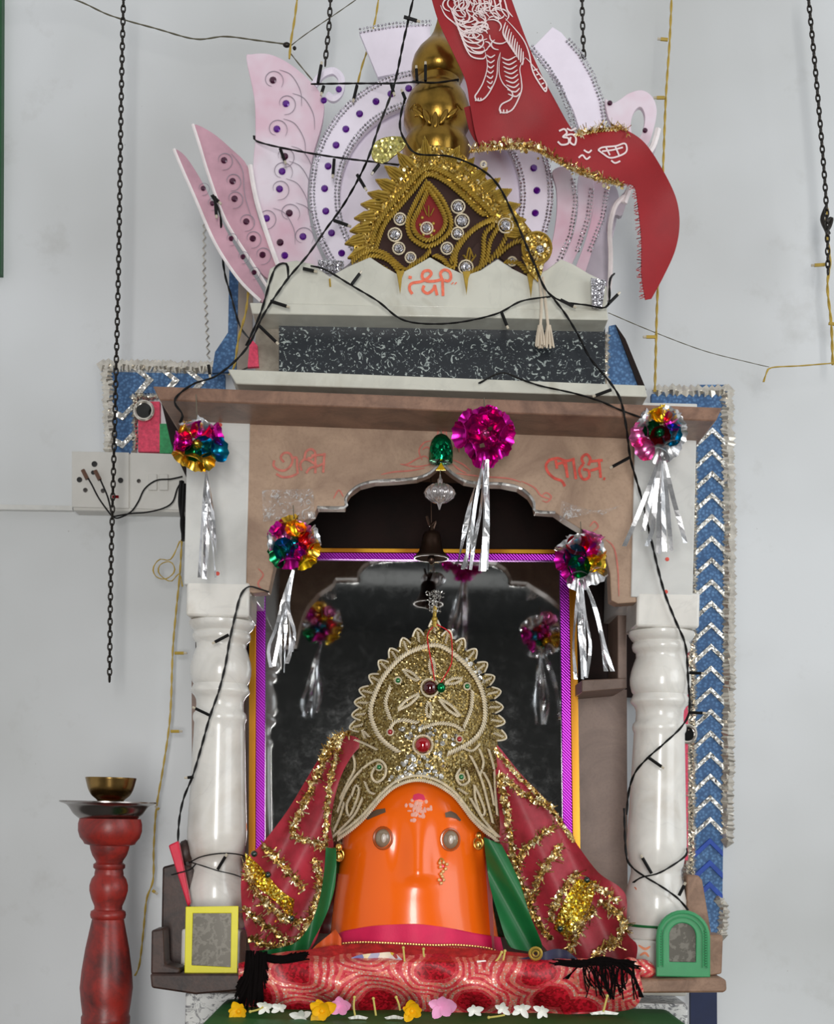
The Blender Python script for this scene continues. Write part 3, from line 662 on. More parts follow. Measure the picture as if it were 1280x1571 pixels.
for i, (x, y) in enumerate(((344, 246), (357, 278), (360, 305), (378, 340), (388, 366), (403, 391))): part('gem', MB().gem(x, y, 0.084, 5, 10), MAR, pb, smooth=False)
strokes('swirl_line', [spiral(x, y, 15, 200, -300) for x, y in ((344, 246), (357, 278), (360, 305), (378, 340), (388, 366), (403, 391))]+[[(355, 235), (372, 260), (376, 300), (390, 345)]], 0.0838, 1.1, GREYL, pb, taper=True)
for i, (x, y) in enumerate(((312, 289), (326, 312), (355, 366), (373, 394), (390, 418))): part('gem', MB().gem(x, y, 0.059, 4, 10), MAR, pa, smooth=False)
strokes('swirl_line', [spiral(x, y, 11, 200, -300) for x, y in ((312, 289), (326, 312), (355, 366), (373, 394), (390, 418))], 0.0588, 1.0, GREYL, pa, taper=True)
mb = MB()
for i in range(5):
    for j in range(2): mb.gem(494+i*7, 405+j*8+i*0.3, 0.098, 3, 6)
part('rhinestone_patch', mb.prism([(488, 398), (528, 400), (528, 420), (488, 418)], 0.1, 0.106), M['rhine'], lot, smooth=False)
# white ribbed tag at the right end
mb = MB().prism([(907, 426), (930, 430), (924, 473), (909, 470)], -0.055, -0.046)
for i in range(3):
    for j in range(6): mb.gem(912+i*6-j*0.3, 436+j*6, -0.0555, 2.2, 6)
solo('rhinestone_tag', mb, [M['rhine']], 'small white rhinestone tag stuck at the right end of the marble crest', 'tag', smooth=False)

# ================================================================ golden finial
fp = [(30, 462), (34, 400), (38, 300), (42, 262), (48, 246), (52, 234), (51, 224), (46, 214), (44, 207), (47, 199), (51, 190), (51, 178), (49, 164), (44, 150), (37, 140), (34, 134), (35, 128), (33, 124), (38, 120), (41, 112), (41, 102), (38, 90), (31, 78), (22, 68), (14, 59), (9, 50), (7, 44), (4, 34), (2, 20)]
fin = thing('golden_finial', 'tarnished golden kalash shaped finial rising above the embroidered gold crest', 'finial', W(669, 462, 0.06))
part('body', plathe(668, 300, 0.055, fp, 48), M['gold'], fin, ang=60)
orn = MB()
for x, fl in ((641, 1), (697, -1)):
    orn.rope([(x-12*fl, 168), (x-4*fl, 160), (x+6*fl, 166), (x+4*fl, 176), (x-4*fl, 178)], -0.001, 2.2)
for i, a_ in ((-2, 0.9), (-1, 0.45), (0, 0), (1, -0.45), (2, -0.9)): orn.pell(668+i*13, 184-abs(i)*5, 0.057-math.sqrt(0.066**2-(i*13*S(0))**2), 4.5, 13, 3, 12, 8, -a_)
part('embossed_leaves', orn, M['gold'], fin)
part('neck_cord', MB().ptube([(634, 125), (650, 128), (668, 129), (690, 128), (704, 124)], lambda x, y: 0.055-math.sqrt(max(0, 0.047**2-((x-668)*S(0.05))**2))-0.001, 1.8), M['black'], fin)

# ================================================================ embroidered gold crest (toran)
TY = -0.008
def TYf(x, y): return TY
tor = thing('embroidered_gold_crest', 'gold thread embroidered crown shaped crest with red teardrop above the marble scallops', 'ornament', W(680, 420, TY))
base = [(538, 402), (545, 370), (565, 335), (590, 300), (615, 262), (640, 232), (660, 222), (690, 226), (715, 245), (745, 278), (775, 315), (800, 350), (815, 372), (820, 405), (815, 440), (785, 408), (764, 393), (738, 412), (716, 440), (686, 408), (660, 390), (634, 408), (613, 440), (588, 406), (565, 392)]
part('backing', MB().prism(base, TY+0.003, TY+0.012), M['browncloth'], tor, bevel=0.001)
rim = [(541, 400), (552, 362), (572, 330), (598, 292), (625, 255), (648, 240), (672, 238), (700, 248), (728, 275), (756, 305), (785, 335), (810, 362)]
part('rim_band', MB().strip(resample([(538, 402), (548, 362), (566, 328), (590, 290), (618, 248), (645, 226), (672, 222), (706, 232), (736, 262), (765, 296), (795, 328), (820, 360)], 40),
     resample([(580, 380), (586, 355), (598, 330), (618, 305), (640, 280), (655, 268), (670, 268), (690, 282), (712, 300), (735, 322), (750, 334), (770, 350)], 40), 40, 6, lambda x, y: TY-0.003, 0.006), M['goldcloth'], tor)
teeth = [(552, 388, 200), (548, 368, 195), (556, 350, 190), (563, 332, 185), (573, 314, 175), (583, 300, 165), (594, 283, 155), (606, 265, 145), (622, 248, 130), (654, 234, 95), (696, 240, 60), (716, 256, 50), (735, 270, 45), (752, 284, 35), (768, 298, 25), (780, 318, 15), (788, 338, 5), (788, 356, -10)]
for x, y, a in teeth:
    a = math.radians(a); L = 26 if (x, y) == (654, 234) else 20; nx, ny = math.cos(a), -math.sin(a); px_, py_ = -ny, nx; ww = 8.5
    mb = MB().prism([(x-nx*10+px_*ww, y-ny*10+py_*ww), (x+nx*4+px_*ww, y+ny*4+py_*ww), (x+nx*L, y+ny*L), (x+nx*4-px_*ww, y+ny*4-py_*ww), (x-nx*10-px_*ww, y-ny*10-py_*ww)], TY-0.004, TY+0.004)
    for t in (-0.6, 0, 0.6):
        mb.rope([(x-nx*12+px_*ww*t*1.1, y-ny*12+py_*ww*t*1.1), (x+nx*(L-4-7*abs(t))+px_*ww*t*0.5, y+ny*(L-4-7*abs(t))+py_*ww*t*0.5)], TY-0.006, 2.0)
    part('tooth', mb, M['goldthread'], tor)
def rop(paths, r, par, nm='thread_cord', Y=TY-0.007, mt='goldthread', ra=1.0):
    for p in paths:
        part(nm, MB().rope(p, Y, r), M[mt], par)
rop([[(578, 378), (590, 345), (612, 318), (636, 290), (655, 268), (680, 276), (708, 298), (732, 322), (744, 330)],
     [(570, 372), (582, 340), (604, 310), (628, 282), (655, 258), (684, 266), (714, 288), (740, 312), (756, 330)],
     [(655, 280), (638, 310), (626, 340), (630, 362), (644, 374), (656, 378), (672, 372), (688, 358), (692, 338), (678, 305), (656, 280)],
     [(655, 296), (646, 316), (634, 340), (638, 358), (656, 369), (676, 358), (684, 338), (672, 310), (656, 288)],
     [(541, 402), (556, 388), (572, 384), (592, 390), (608, 404), (622, 414), (634, 406), (650, 396), (660, 385)],
     [(544, 410), (562, 395), (580, 393), (600, 402), (616, 424)],
     [(668, 392), (680, 398), (690, 410), (698, 408), (700, 388), (712, 368), (732, 348), (756, 336)],
     [(692, 402), (703, 376), (720, 358), (742, 343), (758, 338)],
     [(716, 420), (735, 412), (742, 390), (744, 360), (758, 345)],
     [(726, 416), (746, 402), (752, 372), (764, 350)], [(752, 400), (768, 380), (776, 365)], [(764, 392), (780, 378), (796, 370), (812, 372)], [(776, 402), (796, 404), (812, 420), (824, 412)], [(570, 405), (590, 412), (610, 428)]], 4.6, tor)
part('teardrop', MB().prism(sm([(655, 292), (646, 314), (636, 340), (642, 358), (656, 367), (674, 358), (682, 338), (670, 312)], 3, True), TY-0.003, TY+0.002), M['redvelvet'], tor)
part('teardrop', MB().prism(sm([(735, 372), (722, 385), (706, 396), (704, 410), (718, 416), (736, 408), (738, 390)], 3, True), TY-0.003, TY+0.002), M['browncloth'], tor)
for p in ([(655, 330), (650, 318)], [(658, 332), (658, 316)], [(661, 330), (666, 320)]): part('stitch', MB().rope(p, TY-0.005, 1.3), M['goldthread'], tor)
for x, y, r in ((655, 350, 8), (614, 336, 8), (606, 360, 9), (612, 381, 8), (630, 395, 7), (703, 317, 9), (709, 339, 9.5), (702, 358, 8), (686, 381, 8), (715, 410, 9.5), (776, 346, 10), (786, 401, 6), (742, 252, 4)):
    g = part('setting', MB().rope([(x+r*1.15*math.cos(math.pi*2*i/12), y+r*1.15*math.sin(math.pi*2*i/12)) for i in range(12)], TY-0.006, 1.6, closed=True, n=1), M['silverthread'], tor)
    part('stone', MB().gem(x, y, TY-0.006, r*0.85, 10), M['rhine'], g, smooth=False)
for x, y in ((645, 345), (665, 343), (650, 360), (662, 361), (648, 334), (666, 354)): part('bead', MB().pell(x, y, TY-0.004, 2.6, 2.6, 2), M['goldthread'], tor)
part('flower_stitch', MB().rope([(718, 400), (712, 392)], TY-0.005, 2).rope([(720, 400), (722, 386)], TY-0.005, 2).rope([(724, 400), (730, 392)], TY-0.005, 2).rope([(716, 396), (720, 380), (726, 394)], TY-0.005, 1.6), M['goldthread'], tor)
sq = MB().sequins([(640, 246), (690, 240), (712, 262), (760, 330), (785, 330)], TY-0.002, 4, 9, 0.10)
sq.sequins([(552, 350), (600, 290), (640, 245)], TY-0.002, 2.5, 8, 0.08)
part('sequins', sq, M['goldfoil'], tor, smooth=False)['kind'] = 'stuff'
for x, y in ((614, 423), (716, 424), (815, 428)): part('pendant_tip', MB().prism([(x-6, y-8), (x+7, y-8), (x+3, y+2), (x+1, y+20), (x, y+28), (x-1, y+20), (x-4, y+2)], -0.047, -0.043), M['goldthread'], tor, bevel=0.0008)
# small glitter leaf and end medallion
solo('glitter_leaf', MB().prism(sm([(570, 232), (578, 216), (598, 209), (622, 211), (622, 224), (606, 238), (590, 250), (574, 246)], 3, True), 0.0, 0.004), glitter('pale_gold_glitter', [(190, 180, 90), (240, 230, 150), (150, 130, 60)], 260, 1.0), 'pale gold glitter leaf peeking out left of the finial', 'ornament', bevel=0.0008)
med = thing('gold_medallion', 'round gold sequinned medallion with white cord tassels at the right of the crest', 'ornament', W(826, 410, -0.052))
part('disc', MB().prism(ell_pts(824, 380, 24, 26, 0, 345, 22), -0.055, -0.049), M['goldcloth'], med, bevel=0.001)
part('cord_rim', MB().rope(ell_pts(824, 380, 22, 24, 0, 345, 22), -0.056, 2.4, closed=True, n=1), M['goldthread'], med)
part('stone', MB().gem(829, 382, -0.055, 6.5, 10), M['rhine'], med, smooth=False)
part('sequins', MB().sequins([(808, 372), (824, 366), (838, 378), (830, 396), (812, 392), (816, 380), (828, 410)], -0.053, 3.2, 5, 0.14), M['goldfoil'], med, smooth=False)['kind'] = 'stuff'
part('lower_leaf', MB().prism([(800, 392), (812, 398), (836, 400), (832, 418), (826, 432), (814, 420)], -0.054, -0.049), M['goldcloth'], med, bevel=0.001)
cord = plain('off_white_cotton_cord', (206, 192, 172), 0.8, bump=0.5, bscale=300)
for xs in ([(828, 425), (831, 460), (830, 490), (829, 505)], [(833, 425), (837, 460), (840, 490), (842, 505)]):
    t = part('cord', MB().ptube(xs, -0.058, 2.3), cord, med)
    ex, ey = xs[-1]; tm = MB()
    for i in range(9):
        a = (i-4)/4; tm.ptube([(ex+a*2, ey-6), (ex+a*5, ey+10), (ex+a*7+random.uniform(-1, 1), ey+26+random.uniform(-4, 4))], -0.058-0.003*(i % 3), 1.5)
    part('tassel', tm, cord, t)

# ================================================================ red flag
RED = plain('red_pennant_cloth', (148, 20, 28), 0.6, var=0.12, vscale=12, bump=0.15, bscale=400)
def FY(x, y):
    t = min(max((x-660)/380, 0), 1)
    return -0.055 + 0.014*math.sin((x*0.8-y*0.35)/26) + 0.008*math.sin((x+y)/31) + 0.03*t
flag = thing('red_flag', 'red temple pennant with white tiger print and gold fringe draped over the right side', 'flag', W(700, 0, -0.05))
mb = MB()
up = sm([(775, -30), (800, 40), (822, 95), (850, 150), (885, 206), (915, 198), (945, 195), (968, 203), (992, 222), (1018, 262), (1038, 305), (1043, 345), (1036, 385), (1018, 425), (1000, 458)], 6)
lo = sm([(655, -30), (672, 30), (695, 80), (715, 125), (722, 165), (738, 225), (780, 228), (820, 228), (862, 250), (905, 268), (950, 280), (972, 285), (978, 310), (984, 370), (984, 420), (990, 460)], 6)
part('cloth', mb.strip(up, lo, 110, 26, FY, 0.0015), RED, flag, ang=80)
part('back_fold', MB().strip([(712, 165), (720, 200), (738, 232)], [(728, 160), (745, 190), (790, 222)], 10, 6, lambda x, y: -0.02), RED, flag, ang=80)
white = plain('white_print', (232, 214, 214), 0.6, var=0.06)
def FP(x, y): return FY(x, y)-0.0012
tig = []
# front and hind legs outlined, with stripes, as printed
tig += [[(742, 70), (748, 100), (742, 125), (734, 140), (729, 148), (733, 154), (742, 152), (752, 140), (762, 118), (764, 95), (768, 80)]]
tig += [[(768, 80), (766, 110), (772, 128), (786, 142), (784, 152), (770, 160), (767, 170), (775, 173), (788, 166), (800, 140), (800, 122), (798, 104), (806, 88)]]
tig += [[(676, 8), (684, 24), (700, 38), (720, 60), (744, 74)], [(775, 28), (790, 44), (804, 62), (812, 82), (818, 110), (832, 134), (838, 140), (838, 128), (828, 114), (814, 96), (806, 88)]]
for i in range(7): tig.append([(746+random.uniform(0, 3), 84+i*8), (753, 88+i*8), (760-i*0.8, 84+i*8)])
for i in range(9): tig.append([(770+i*1.2, 88+i*7), (780+i*1.5, 92+i*7), (792+i*0.8, 86+i*7)])
for i in range(10): tig.append([(776+i*3, 34+i*5), (772+i*3.4, 50+i*5), (778+i*2.6, 64+i*4)])
for i in range(5): tig.append([(819+i*4, 108+i*7), (825+i*3.4, 106+i*7)])
for i in range(64):
    cx, cy = random.uniform(690, 768), random.uniform(0, 70)
    if cx < 678+cy*0.75: cx += 30
    r = random.uniform(5, 16); a = random.uniform(0, 360)
    tig.append([(cx+r*math.cos(math.radians(a+t*38)), cy+r*0.75*math.sin(math.radians(a+t*38))) for t in range(5)])
for i in range(8): tig.append([(690+i*3, 10+i*8), (702+i*3, 30+i*8), (720+i*3, 34+i*8), (732+i*2, 28+i*8)])
for i in range(10): tig.append([(700+i*8, -8), (704+i*8, 6), (698+i*9, 16), (706+i*9, 26)])
for i in range(3): tig += [[(730+i*4, 150), (730+i*4, 155)], [(768+i*5, 168), (768+i*5, 174)]]
strokes('tiger_print', tig, FP, 2.3, white, flag, taper=True)
fill = MB()
for q in ([(748, 92), (764, 92), (752, 138), (736, 150), (744, 124)], [(772, 90), (800, 92), (798, 132), (780, 166), (772, 164), (786, 146), (774, 124)]):
    pass
om = [[(858, 201), (866, 198), (870, 204), (864, 210), (872, 212), (872, 220), (862, 222), (856, 217)], [(868, 208), (878, 206), (884, 212), (882, 222), (875, 218), (876, 210)], [(870, 197), (877, 200), (884, 196)], [(877, 194), (878, 195)]]
strokes('printed_symbol', om, FP, 2.8, white, flag)
oth = [[(888, 242), (894, 238), (900, 244), (906, 240)], [(896, 230), (903, 234), (908, 230)], [(918, 230), (925, 226), (945, 224), (958, 220), (962, 226), (960, 234), (948, 240), (936, 242), (926, 236), (918, 230)], [(924, 232), (940, 230), (956, 226)], [(938, 246), (944, 250), (952, 247)], [(930, 226), (936, 238)], [(944, 224), (950, 238)]]
strokes('printed_figure', oth, FP, 2.6, white, flag)
fr = MB().tinsel([(722, 230), (780, 224), (825, 228), (860, 248), (905, 270), (950, 282)], lambda x, y: FY(x, y)-0.001, 11, 1.5, 1.0)
fr.tinsel([(885, 206), (915, 199), (950, 196), (962, 204)], FP, 10, 1.6, 1.0)
part('gold_fringe', fr, M['goldfoil'], flag, smooth=False)['kind'] = 'stuff'
part('fringe_band', MB().rope([(722, 232), (780, 227), (825, 231), (862, 251), (905, 271), (955, 284)], lambda x, y: FY(x, y)-0.001, 3.6), M['goldfoil'], flag); part('fringe_band', MB().rope([(885, 207), (915, 201), (950, 198)], lambda x, y: FY(x, y)-0.001, 4.5), M['goldfoil'], flag)
part('sequins', MB().sequins([(760, 222), (780, 218), (800, 226), (825, 228)], FP, 4, 7, 0.35).sequins([(830, 240), (900, 268), (950, 285)], FP, 2.6, 8, 0.14), M['goldfoil'], flag, smooth=False)['kind'] = 'stuff'
fz = MB()
for i in range(90):
    q = resample(lo, 160)[108+int(i*0.57)]; Y = FY(q.x, q.y); L = random.uniform(3, 8)
    fz.ptube([(q.x+1, q.y), (q.x-L, q.y+random.uniform(-2, 6))], Y, 0.6, 3, 1)
part('frayed_edge', fz, RED, flag)['kind'] = 'stuff'
# ================================================================ idol
IY = 0.10
rows = [(1085, 650, 20, .03), (1095, 650, 45, .055), (1115, 650, 66, .075), (1145, 649, 84, .092), (1180, 648, 98, .104), (1220, 645, 108, .112), (1260, 640, 115, .117), (1300, 636, 116, .120), (1340, 634, 119, .123), (1380, 634, 125, .127), (1420, 635, 131, .131), (1460, 637, 136, .134), (1520, 640, 138, .135), (1530, 640, 100, .1)]
def rowat(y):
    for a, b in zip(rows, rows[1:]):
        if a[0] <= y <= b[0]:
            t = (y-a[0])/(b[0]-a[0]); return [a[i]+(b[i]-a[i])*t for i in range(1, 4)]
    return list((rows[0] if y < rows[0][0] else rows[-1])[1:])
def g2(x, y, cx, cy, sx, sy): return math.exp(-((x-cx)/sx)**2-((y-cy)/sy)**2)
def face(x, y):
    """relief of the face, metres towards the front"""
    if 1240 <= y: t = min(max((y-1240)/100, 0), 1)
    else: t = 0
    nose = 0
    if 1225 < y < 1372:
        u = (y-1235)/105
        hgt = 0.012*min(1, max(0, u))**1.2 if y < 1338 else 0.012*math.exp(-((y-1338)/15)**2)
        nose = hgt*math.exp(-((x-643)/(15+10*min(1, max(0, u))))**2)
    r = nose
    r += 0.004*g2(x, y, 588, 1286, 24, 26)+0.004*g2(x, y, 692, 1288, 24, 26)
    r -= 0.0045*g2(x, y, 612, 1300, 14, 40)+0.0045*g2(x, y, 672, 1300, 14, 40)
    r += 0.003*g2(x, y, 577, 1251, 26, 10)+0.003*g2(x, y, 698, 1254, 24, 10)
    r += 0.0025*g2(x, y, 632, 1392, 60, 26)
    return r
def IFY(x, y):
    cx, a, b = rowat(y); u = max(-0.98, min(0.98, (x-cx)/a)); return IY - b*math.sqrt(1-u*u) - face(x, y)
idol = thing('orange_idol', 'glossy orange painted idol head with inset glass eyes seated on red cloth', 'idol', W(640, 1530, IY))
mb = MB(); NS = 160; ys = [1086+i*4 for i in range(112)]
vs = []
for y in ys:
    cx, a, b = rowat(y)
    for k_ in range(NS):
        th = 2*math.pi*k_/NS; x = cx + a*math.sin(th); Yn = IY-b*math.cos(th)
        if math.cos(th) > 0: Yn -= face(x, y)*min(1, math.cos(th)*3)
        z = W(cx, y, IY-0.1)
        p = W(x, y, IY-0.1); vs.append((p.x, Yn, p.z))
fs = [(i*NS+k_, i*NS+(k_+1) % NS, (i+1)*NS+(k_+1) % NS, (i+1)*NS+k_) for i in range(len(ys)-1) for k_ in range(NS)]
fs.append(list(range(NS))[::-1]); fs.append([(len(ys)-1)*NS+k_ for k_ in range(NS)])
mb.add(vs, fs)
part('body', mb, M['orange'], idol, ang=80, recalc=True)
ORD = plain('dark_orange_rim', (176, 80, 24), 0.3, 0, 0.4)
eyeg = plain('grey_glass_eye', (140, 122, 100), 0.08, 0, 1.0, var=0.15); white2 = plain('pale_eye_glint', (200, 190, 178), 0.1, 0, 1)
hair = plain('grey_brown_brow', (104, 84, 66), 0.6, var=0.15)
for x, y in ((588, 1286), (691, 1288)):
    e = part('eye', MB().pell(x, y, IFY(x, y)+0.002, 12.5, 14.5, 8, 20, 12), eyeg, idol)
    part('eye_rim', MB().ptube(ell_pts(x, y, 14, 16.5, 0, 340, 20), IFY, 2.2, closed=True, n=1), ORD, e)
    part('eye_glint', MB().pell(x+1, y, IFY(x, y)-0.0068, 4, 7, 2, 12, 8), white2, e)  # pale dot painting the light reflected in the glass eye
part('eyebrow', MB().strip([(562, 1256), (568, 1247), (578, 1242), (591, 1240)], [(564, 1258), (572, 1254), (582, 1250), (592, 1246)], 12, 4, lambda x, y: IFY(x, y)-0.0025, 0.003), hair, idol)
part('eyebrow', MB().strip([(683, 1247), (692, 1244), (700, 1248), (708, 1258)], [(684, 1254), (692, 1254), (700, 1256), (706, 1260)], 12, 4, lambda x, y: IFY(x, y)-0.0025, 0.003), hair, idol)
MAGP = plain('magenta_powder', (224, 24, 84), 0.6); 
part('forehead_mark', MB().strip([(633, 1226), (635, 1219), (642, 1217), (650, 1219), (653, 1226)], [(636, 1228), (639, 1227), (643, 1226), (648, 1227), (650, 1228)], 14, 4, lambda x, y: IFY(x, y)-0.0018, 0.002), MAGP, idol)
pw = MB(); random.seed(5)
for i in range(60):
    x, y = 641+random.gauss(0, 8), 1243+random.gauss(0, 6); pw.pell(x, y, IFY(x, y)-0.0002*random.random(), random.uniform(1.5, 4), random.uniform(1.5, 4), 1, 8, 4)
part('forehead_powder', pw, plain('pale_pink_powder', (250, 180, 160), 0.8), idol)['kind'] = 'stuff'
nj = thing('nose_ornament', 'tiny pearl and gold nose ornament on the right cheek of the orange idol', 'jewellery', W(678, 1358, IFY(678, 1358)-0.004))
part('hook', MB().ptube([(674, 1322), (677, 1317), (681, 1320)], lambda x, y: IFY(x, y)-0.003, 1.1), M['goldthread'], nj)
cl = MB()
for x, y in ((675, 1324), (681, 1323), (686, 1326), (676, 1330), (684, 1333), (680, 1337), (677, 1341), (679, 1345), (674, 1350), (681, 1350), (677, 1355)): cl.pell(x, y, IFY(x, y)-0.004, 2.8, 2.8, 2.4, 8, 6)
part('pearls', cl, plain('cream_gold_pearl', (236, 190, 130), 0.2, 0.3), nj)
part('stone', MB().gem(680, 1329, IFY(680, 1329)-0.005, 2.6), FO['red'], nj, smooth=False); part('stone', MB().gem(676, 1350, IFY(676, 1350)-0.005, 2.6), FO['red'], nj, smooth=False)
eg = plain('bright_gold_earring', (240, 190, 96), 0.2, 0.9)
for x, y, lb in ((520, 1300, 'small gold drop earring at the left edge of the idol'), (734, 1282, 'small gold drop earring at the right edge of the idol')):
    Y = 0.0 if x < 600 else 0.0; Y = IFY(x, y+8)-0.012 if abs(x-636) < 110 else -0.0
    t = thing('drop_earring', lb, 'jewellery', W(x, y+18, Y), 'gold drop earrings of the idol')
    part('stud', MB().pell(x, y, Y, 5.5, 6, 4, 12, 8), eg, t)
    part('drop', MB().pell(x, y+14, Y, 6, 7, 3.5, 12, 8).ptube(ell_pts(x, y+12, 7, 9, 0, 330, 12), Y-0.001, 1.5, closed=True, n=1), eg, t)

# ================================================================ crown of the idol
def CY(x, y):
    c = 652 if y < 1180 else 641
    b = -0.052 + 0.118*((x-c)/138)**2
    if y < 1130: b += 0.0004*(1130-y)
    return b
crown = thing('embroidered_crown', 'tall antique gold embroidered crown with red and green stones on the orange idol', 'crown', W(650, 1190, -0.05))
outer = [(497, 1297), (496, 1250), (500, 1200), (508, 1160), (530, 1125), (552, 1100), (562, 1060), (590, 1015), (620, 985), (650, 968), (668, 960), (690, 975), (718, 1002), (742, 1042), (754, 1085), (760, 1125), (768, 1160), (770, 1210), (771, 1260), (773, 1297)]
inner = [(502, 1298), (528, 1281), (545, 1268), (558, 1256), (572, 1240), (586, 1224), (608, 1206), (638, 1197), (668, 1203), (695, 1220), (712, 1240), (724, 1256), (742, 1274), (758, 1286), (768, 1297)]
part('crown_body', MB().strip(sm(outer, 6), sm(inner, 6), 100, 26, CY, 0.003), M['crowncloth'], crown, ang=80)
def CO(d): return lambda x, y: CY(x, y)-d
for x, y in ((642, 976), (622, 990), (605, 1005), (590, 1022), (577, 1042), (563, 1061), (556, 1078), (552, 1096), (548, 1114), (686, 978), (706, 990), (723, 1005), (738, 1024), (748, 1043), (757, 1063), (760, 1085), (763, 1106), (766, 1128), (667, 962)):
    cx, cy = 655, 1085; a = math.atan2(y-cy, x-cx); 
    if (x, y) == (667, 962): a = -math.pi/2
    nx, ny = math.cos(a), math.sin(a); px_, py_ = -ny, nx; L = 17 if y > 965 else 20; ww = 8.5
    tip = (x+nx*L*0.7, y+ny*L*0.7)
    pts = [(x-nx*12-px_*ww, y-ny*12-py_*ww), (x-px_*ww*1.05, y-py_*ww*1.05), (x+nx*L*0.45-px_*ww*0.6, y+ny*L*0.45-py_*ww*0.6), tip, (x+nx*L*0.45+px_*ww*0.6, y+ny*L*0.45+py_*ww*0.6), (x+px_*ww*1.05, y+py_*ww*1.05), (x-nx*12+px_*ww, y-ny*12+py_*ww)]
    t = part('crown_tooth', MB().prism(pts, CO(0.002), 0.006), M['crowncloth'], crown)
    part('tooth_cord', MB().ptube(pts[1:6], CO(0.003), 1.5, n=2).rope([(x-nx*8, y-ny*8), (x+nx*L*0.35, y+ny*L*0.35)], CO(0.004), 2.4), M['silverthread'], t)
heart = [(611, 1153), (590, 1138), (577, 1120), (569, 1094), (575, 1067), (590, 1037), (617, 1008), (646, 994), (670, 990), (690, 999), (715, 1020), (735, 1049), (744, 1082), (741, 1115), (723, 1138), (688, 1156)]
W_ = 'silverthread'
def crop_(p, r, nm='zari_cord', mt=W_):
    return part(nm, MB().rope(p, CO(0.005), r), M[mt], crown)
crop_(heart, 4.4)
for p in ([(599, 1103), (592, 1078), (599, 1055)], [(712, 1115), (723, 1088), (725, 1061)], [(599, 1118), (606, 1108), (620, 1105), (640, 1109)], [(649, 1117), (673, 1110), (697, 1113), (709, 1121)]): crop_(p, 3.6)
crop_(sm(inner, 3)[2:-2], 3.4, 'border_cord'); crop_([(p[0], p[1]-7) for p in sm(inner, 3)][2:-2], 2.6, 'border_cord')
for a, b in (((620, 1028), (641, 1043)), ((662, 1010), (664, 1034)), ((684, 1048), (708, 1042)), ((612, 1088), (642, 1066)), ((658, 1078), (658, 1100)), ((676, 1074), (704, 1098))):
    ld = MB(); dx, dy = b[0]-a[0], b[1]-a[1]; l = math.hypot(dx, dy); px_, py_ = -dy/l, dx/l
    for s_ in (-1, 1): ld.rope([(a[0]+px_*s_*1.0, a[1]+py_*s_*1.0), ((a[0]+b[0])/2+px_*s_*4, (a[1]+b[1])/2+py_*s_*4), (b[0]+px_*s_*1.5, b[1]+py_*s_*1.5)], CO(0.005), 2.8)
    part('leaf_stitch', ld, M[W_], crown)
scr = [[(575, 1178), (570, 1190), (578, 1200), (590, 1192), (592, 1176), (582, 1166), (566, 1172), (546, 1190), (530, 1215), (518, 1245)], [(560, 1200), (566, 1214), (574, 1218)], [(532, 1150), (542, 1160), (544, 1180), (534, 1200), (522, 1225)], [(528, 1232), (522, 1252), (512, 1275)],
       [(540, 1220), (546, 1205), (551, 1212), (546, 1232), (536, 1252), (532, 1236), (538, 1222)], [(545, 1135), (562, 1142), (578, 1150)], [(516, 1190), (509, 1220), (507, 1255)], [(522, 1165), (512, 1200)], [(556, 1225), (544, 1250), (520, 1275), (506, 1288)],
       [(566, 1130), (556, 1120), (560, 1132)], [(706, 1180), (700, 1192), (708, 1204), (720, 1198), (716, 1182)], [(722, 1160), (730, 1175), (740, 1200), (748, 1230), (756, 1262)], [(736, 1150), (742, 1170), (736, 1190)], [(750, 1150), (758, 1180), (760, 1215), (763, 1250)],
       [(728, 1205), (736, 1222), (744, 1245), (738, 1250), (730, 1228), (728, 1208)], [(708, 1146), (724, 1152), (736, 1142)], [(742, 1185), (752, 1205), (758, 1235)], [(722, 1225), (738, 1252), (754, 1272), (766, 1284)], [(704, 1210), (716, 1218)]]
for p in scr: crop_(p, 2.4, 'scroll_cord')
def cgem(x, y, r, mt, ringr=1.6, nm='stone'):
    g = part('setting', MB().rope(ell_pts(x, y, r*1.25, r*1.25, 0, 330, 12), CO(0.006), ringr, closed=True, n=1), M[W_], crown)
    part(nm, MB().pell(x, y, CY(x, y)-0.005, r, r, r*0.7, 14, 10), mt, g)
STR = plain('red_glass_stone', (160, 12, 24), 0.06, 0.1, 1); STD = plain('dark_garnet_stone', (70, 10, 16), 0.05, 0.1, 1); STG = plain('green_glass_stone', (10, 110, 50), 0.1, 0.1, 1)
cgem(649, 1143, 12, STR, 2.2); cgem(660, 1055, 11, STD, 2.0)
for x, y, mt in ((611, 1044, STG), (717, 1053, STG), (599, 1123, STR), (705, 1134, STR), (582, 1177, STG), (708, 1192, STG)): cgem(x, y, 4, mt, 1.6)
part('bead', MB().pell(677, 1055, CY(677, 1055)-0.011, 7, 8, 6, 12, 8), FO['green'], crown, label='green bead')
part('sequins', MB().sequins([(610, 1168), (640, 1175), (680, 1168)], CY, 3.4, 14, 0.5).sequins([(620, 1130), (650, 1125), (690, 1135)], CY, 3.6, 12, 0.35).sequins([(700, 1005), (722, 1025), (738, 1040)], CY, 3.6, 6, 0.35).sequins([(600, 1195), (640, 1188), (680, 1193)], CY, 3.2, 3, 0.3), M['silverglit'], crown, smooth=False)['kind'] = 'stuff'
pl = part('plume_stem', MB().ptube([(667, 962), (667, 945), (668, 930)], -0.01, 3).pell(667, 950, -0.01, 5, 5, 5), M['goldthread'], crown)
pf = MB()
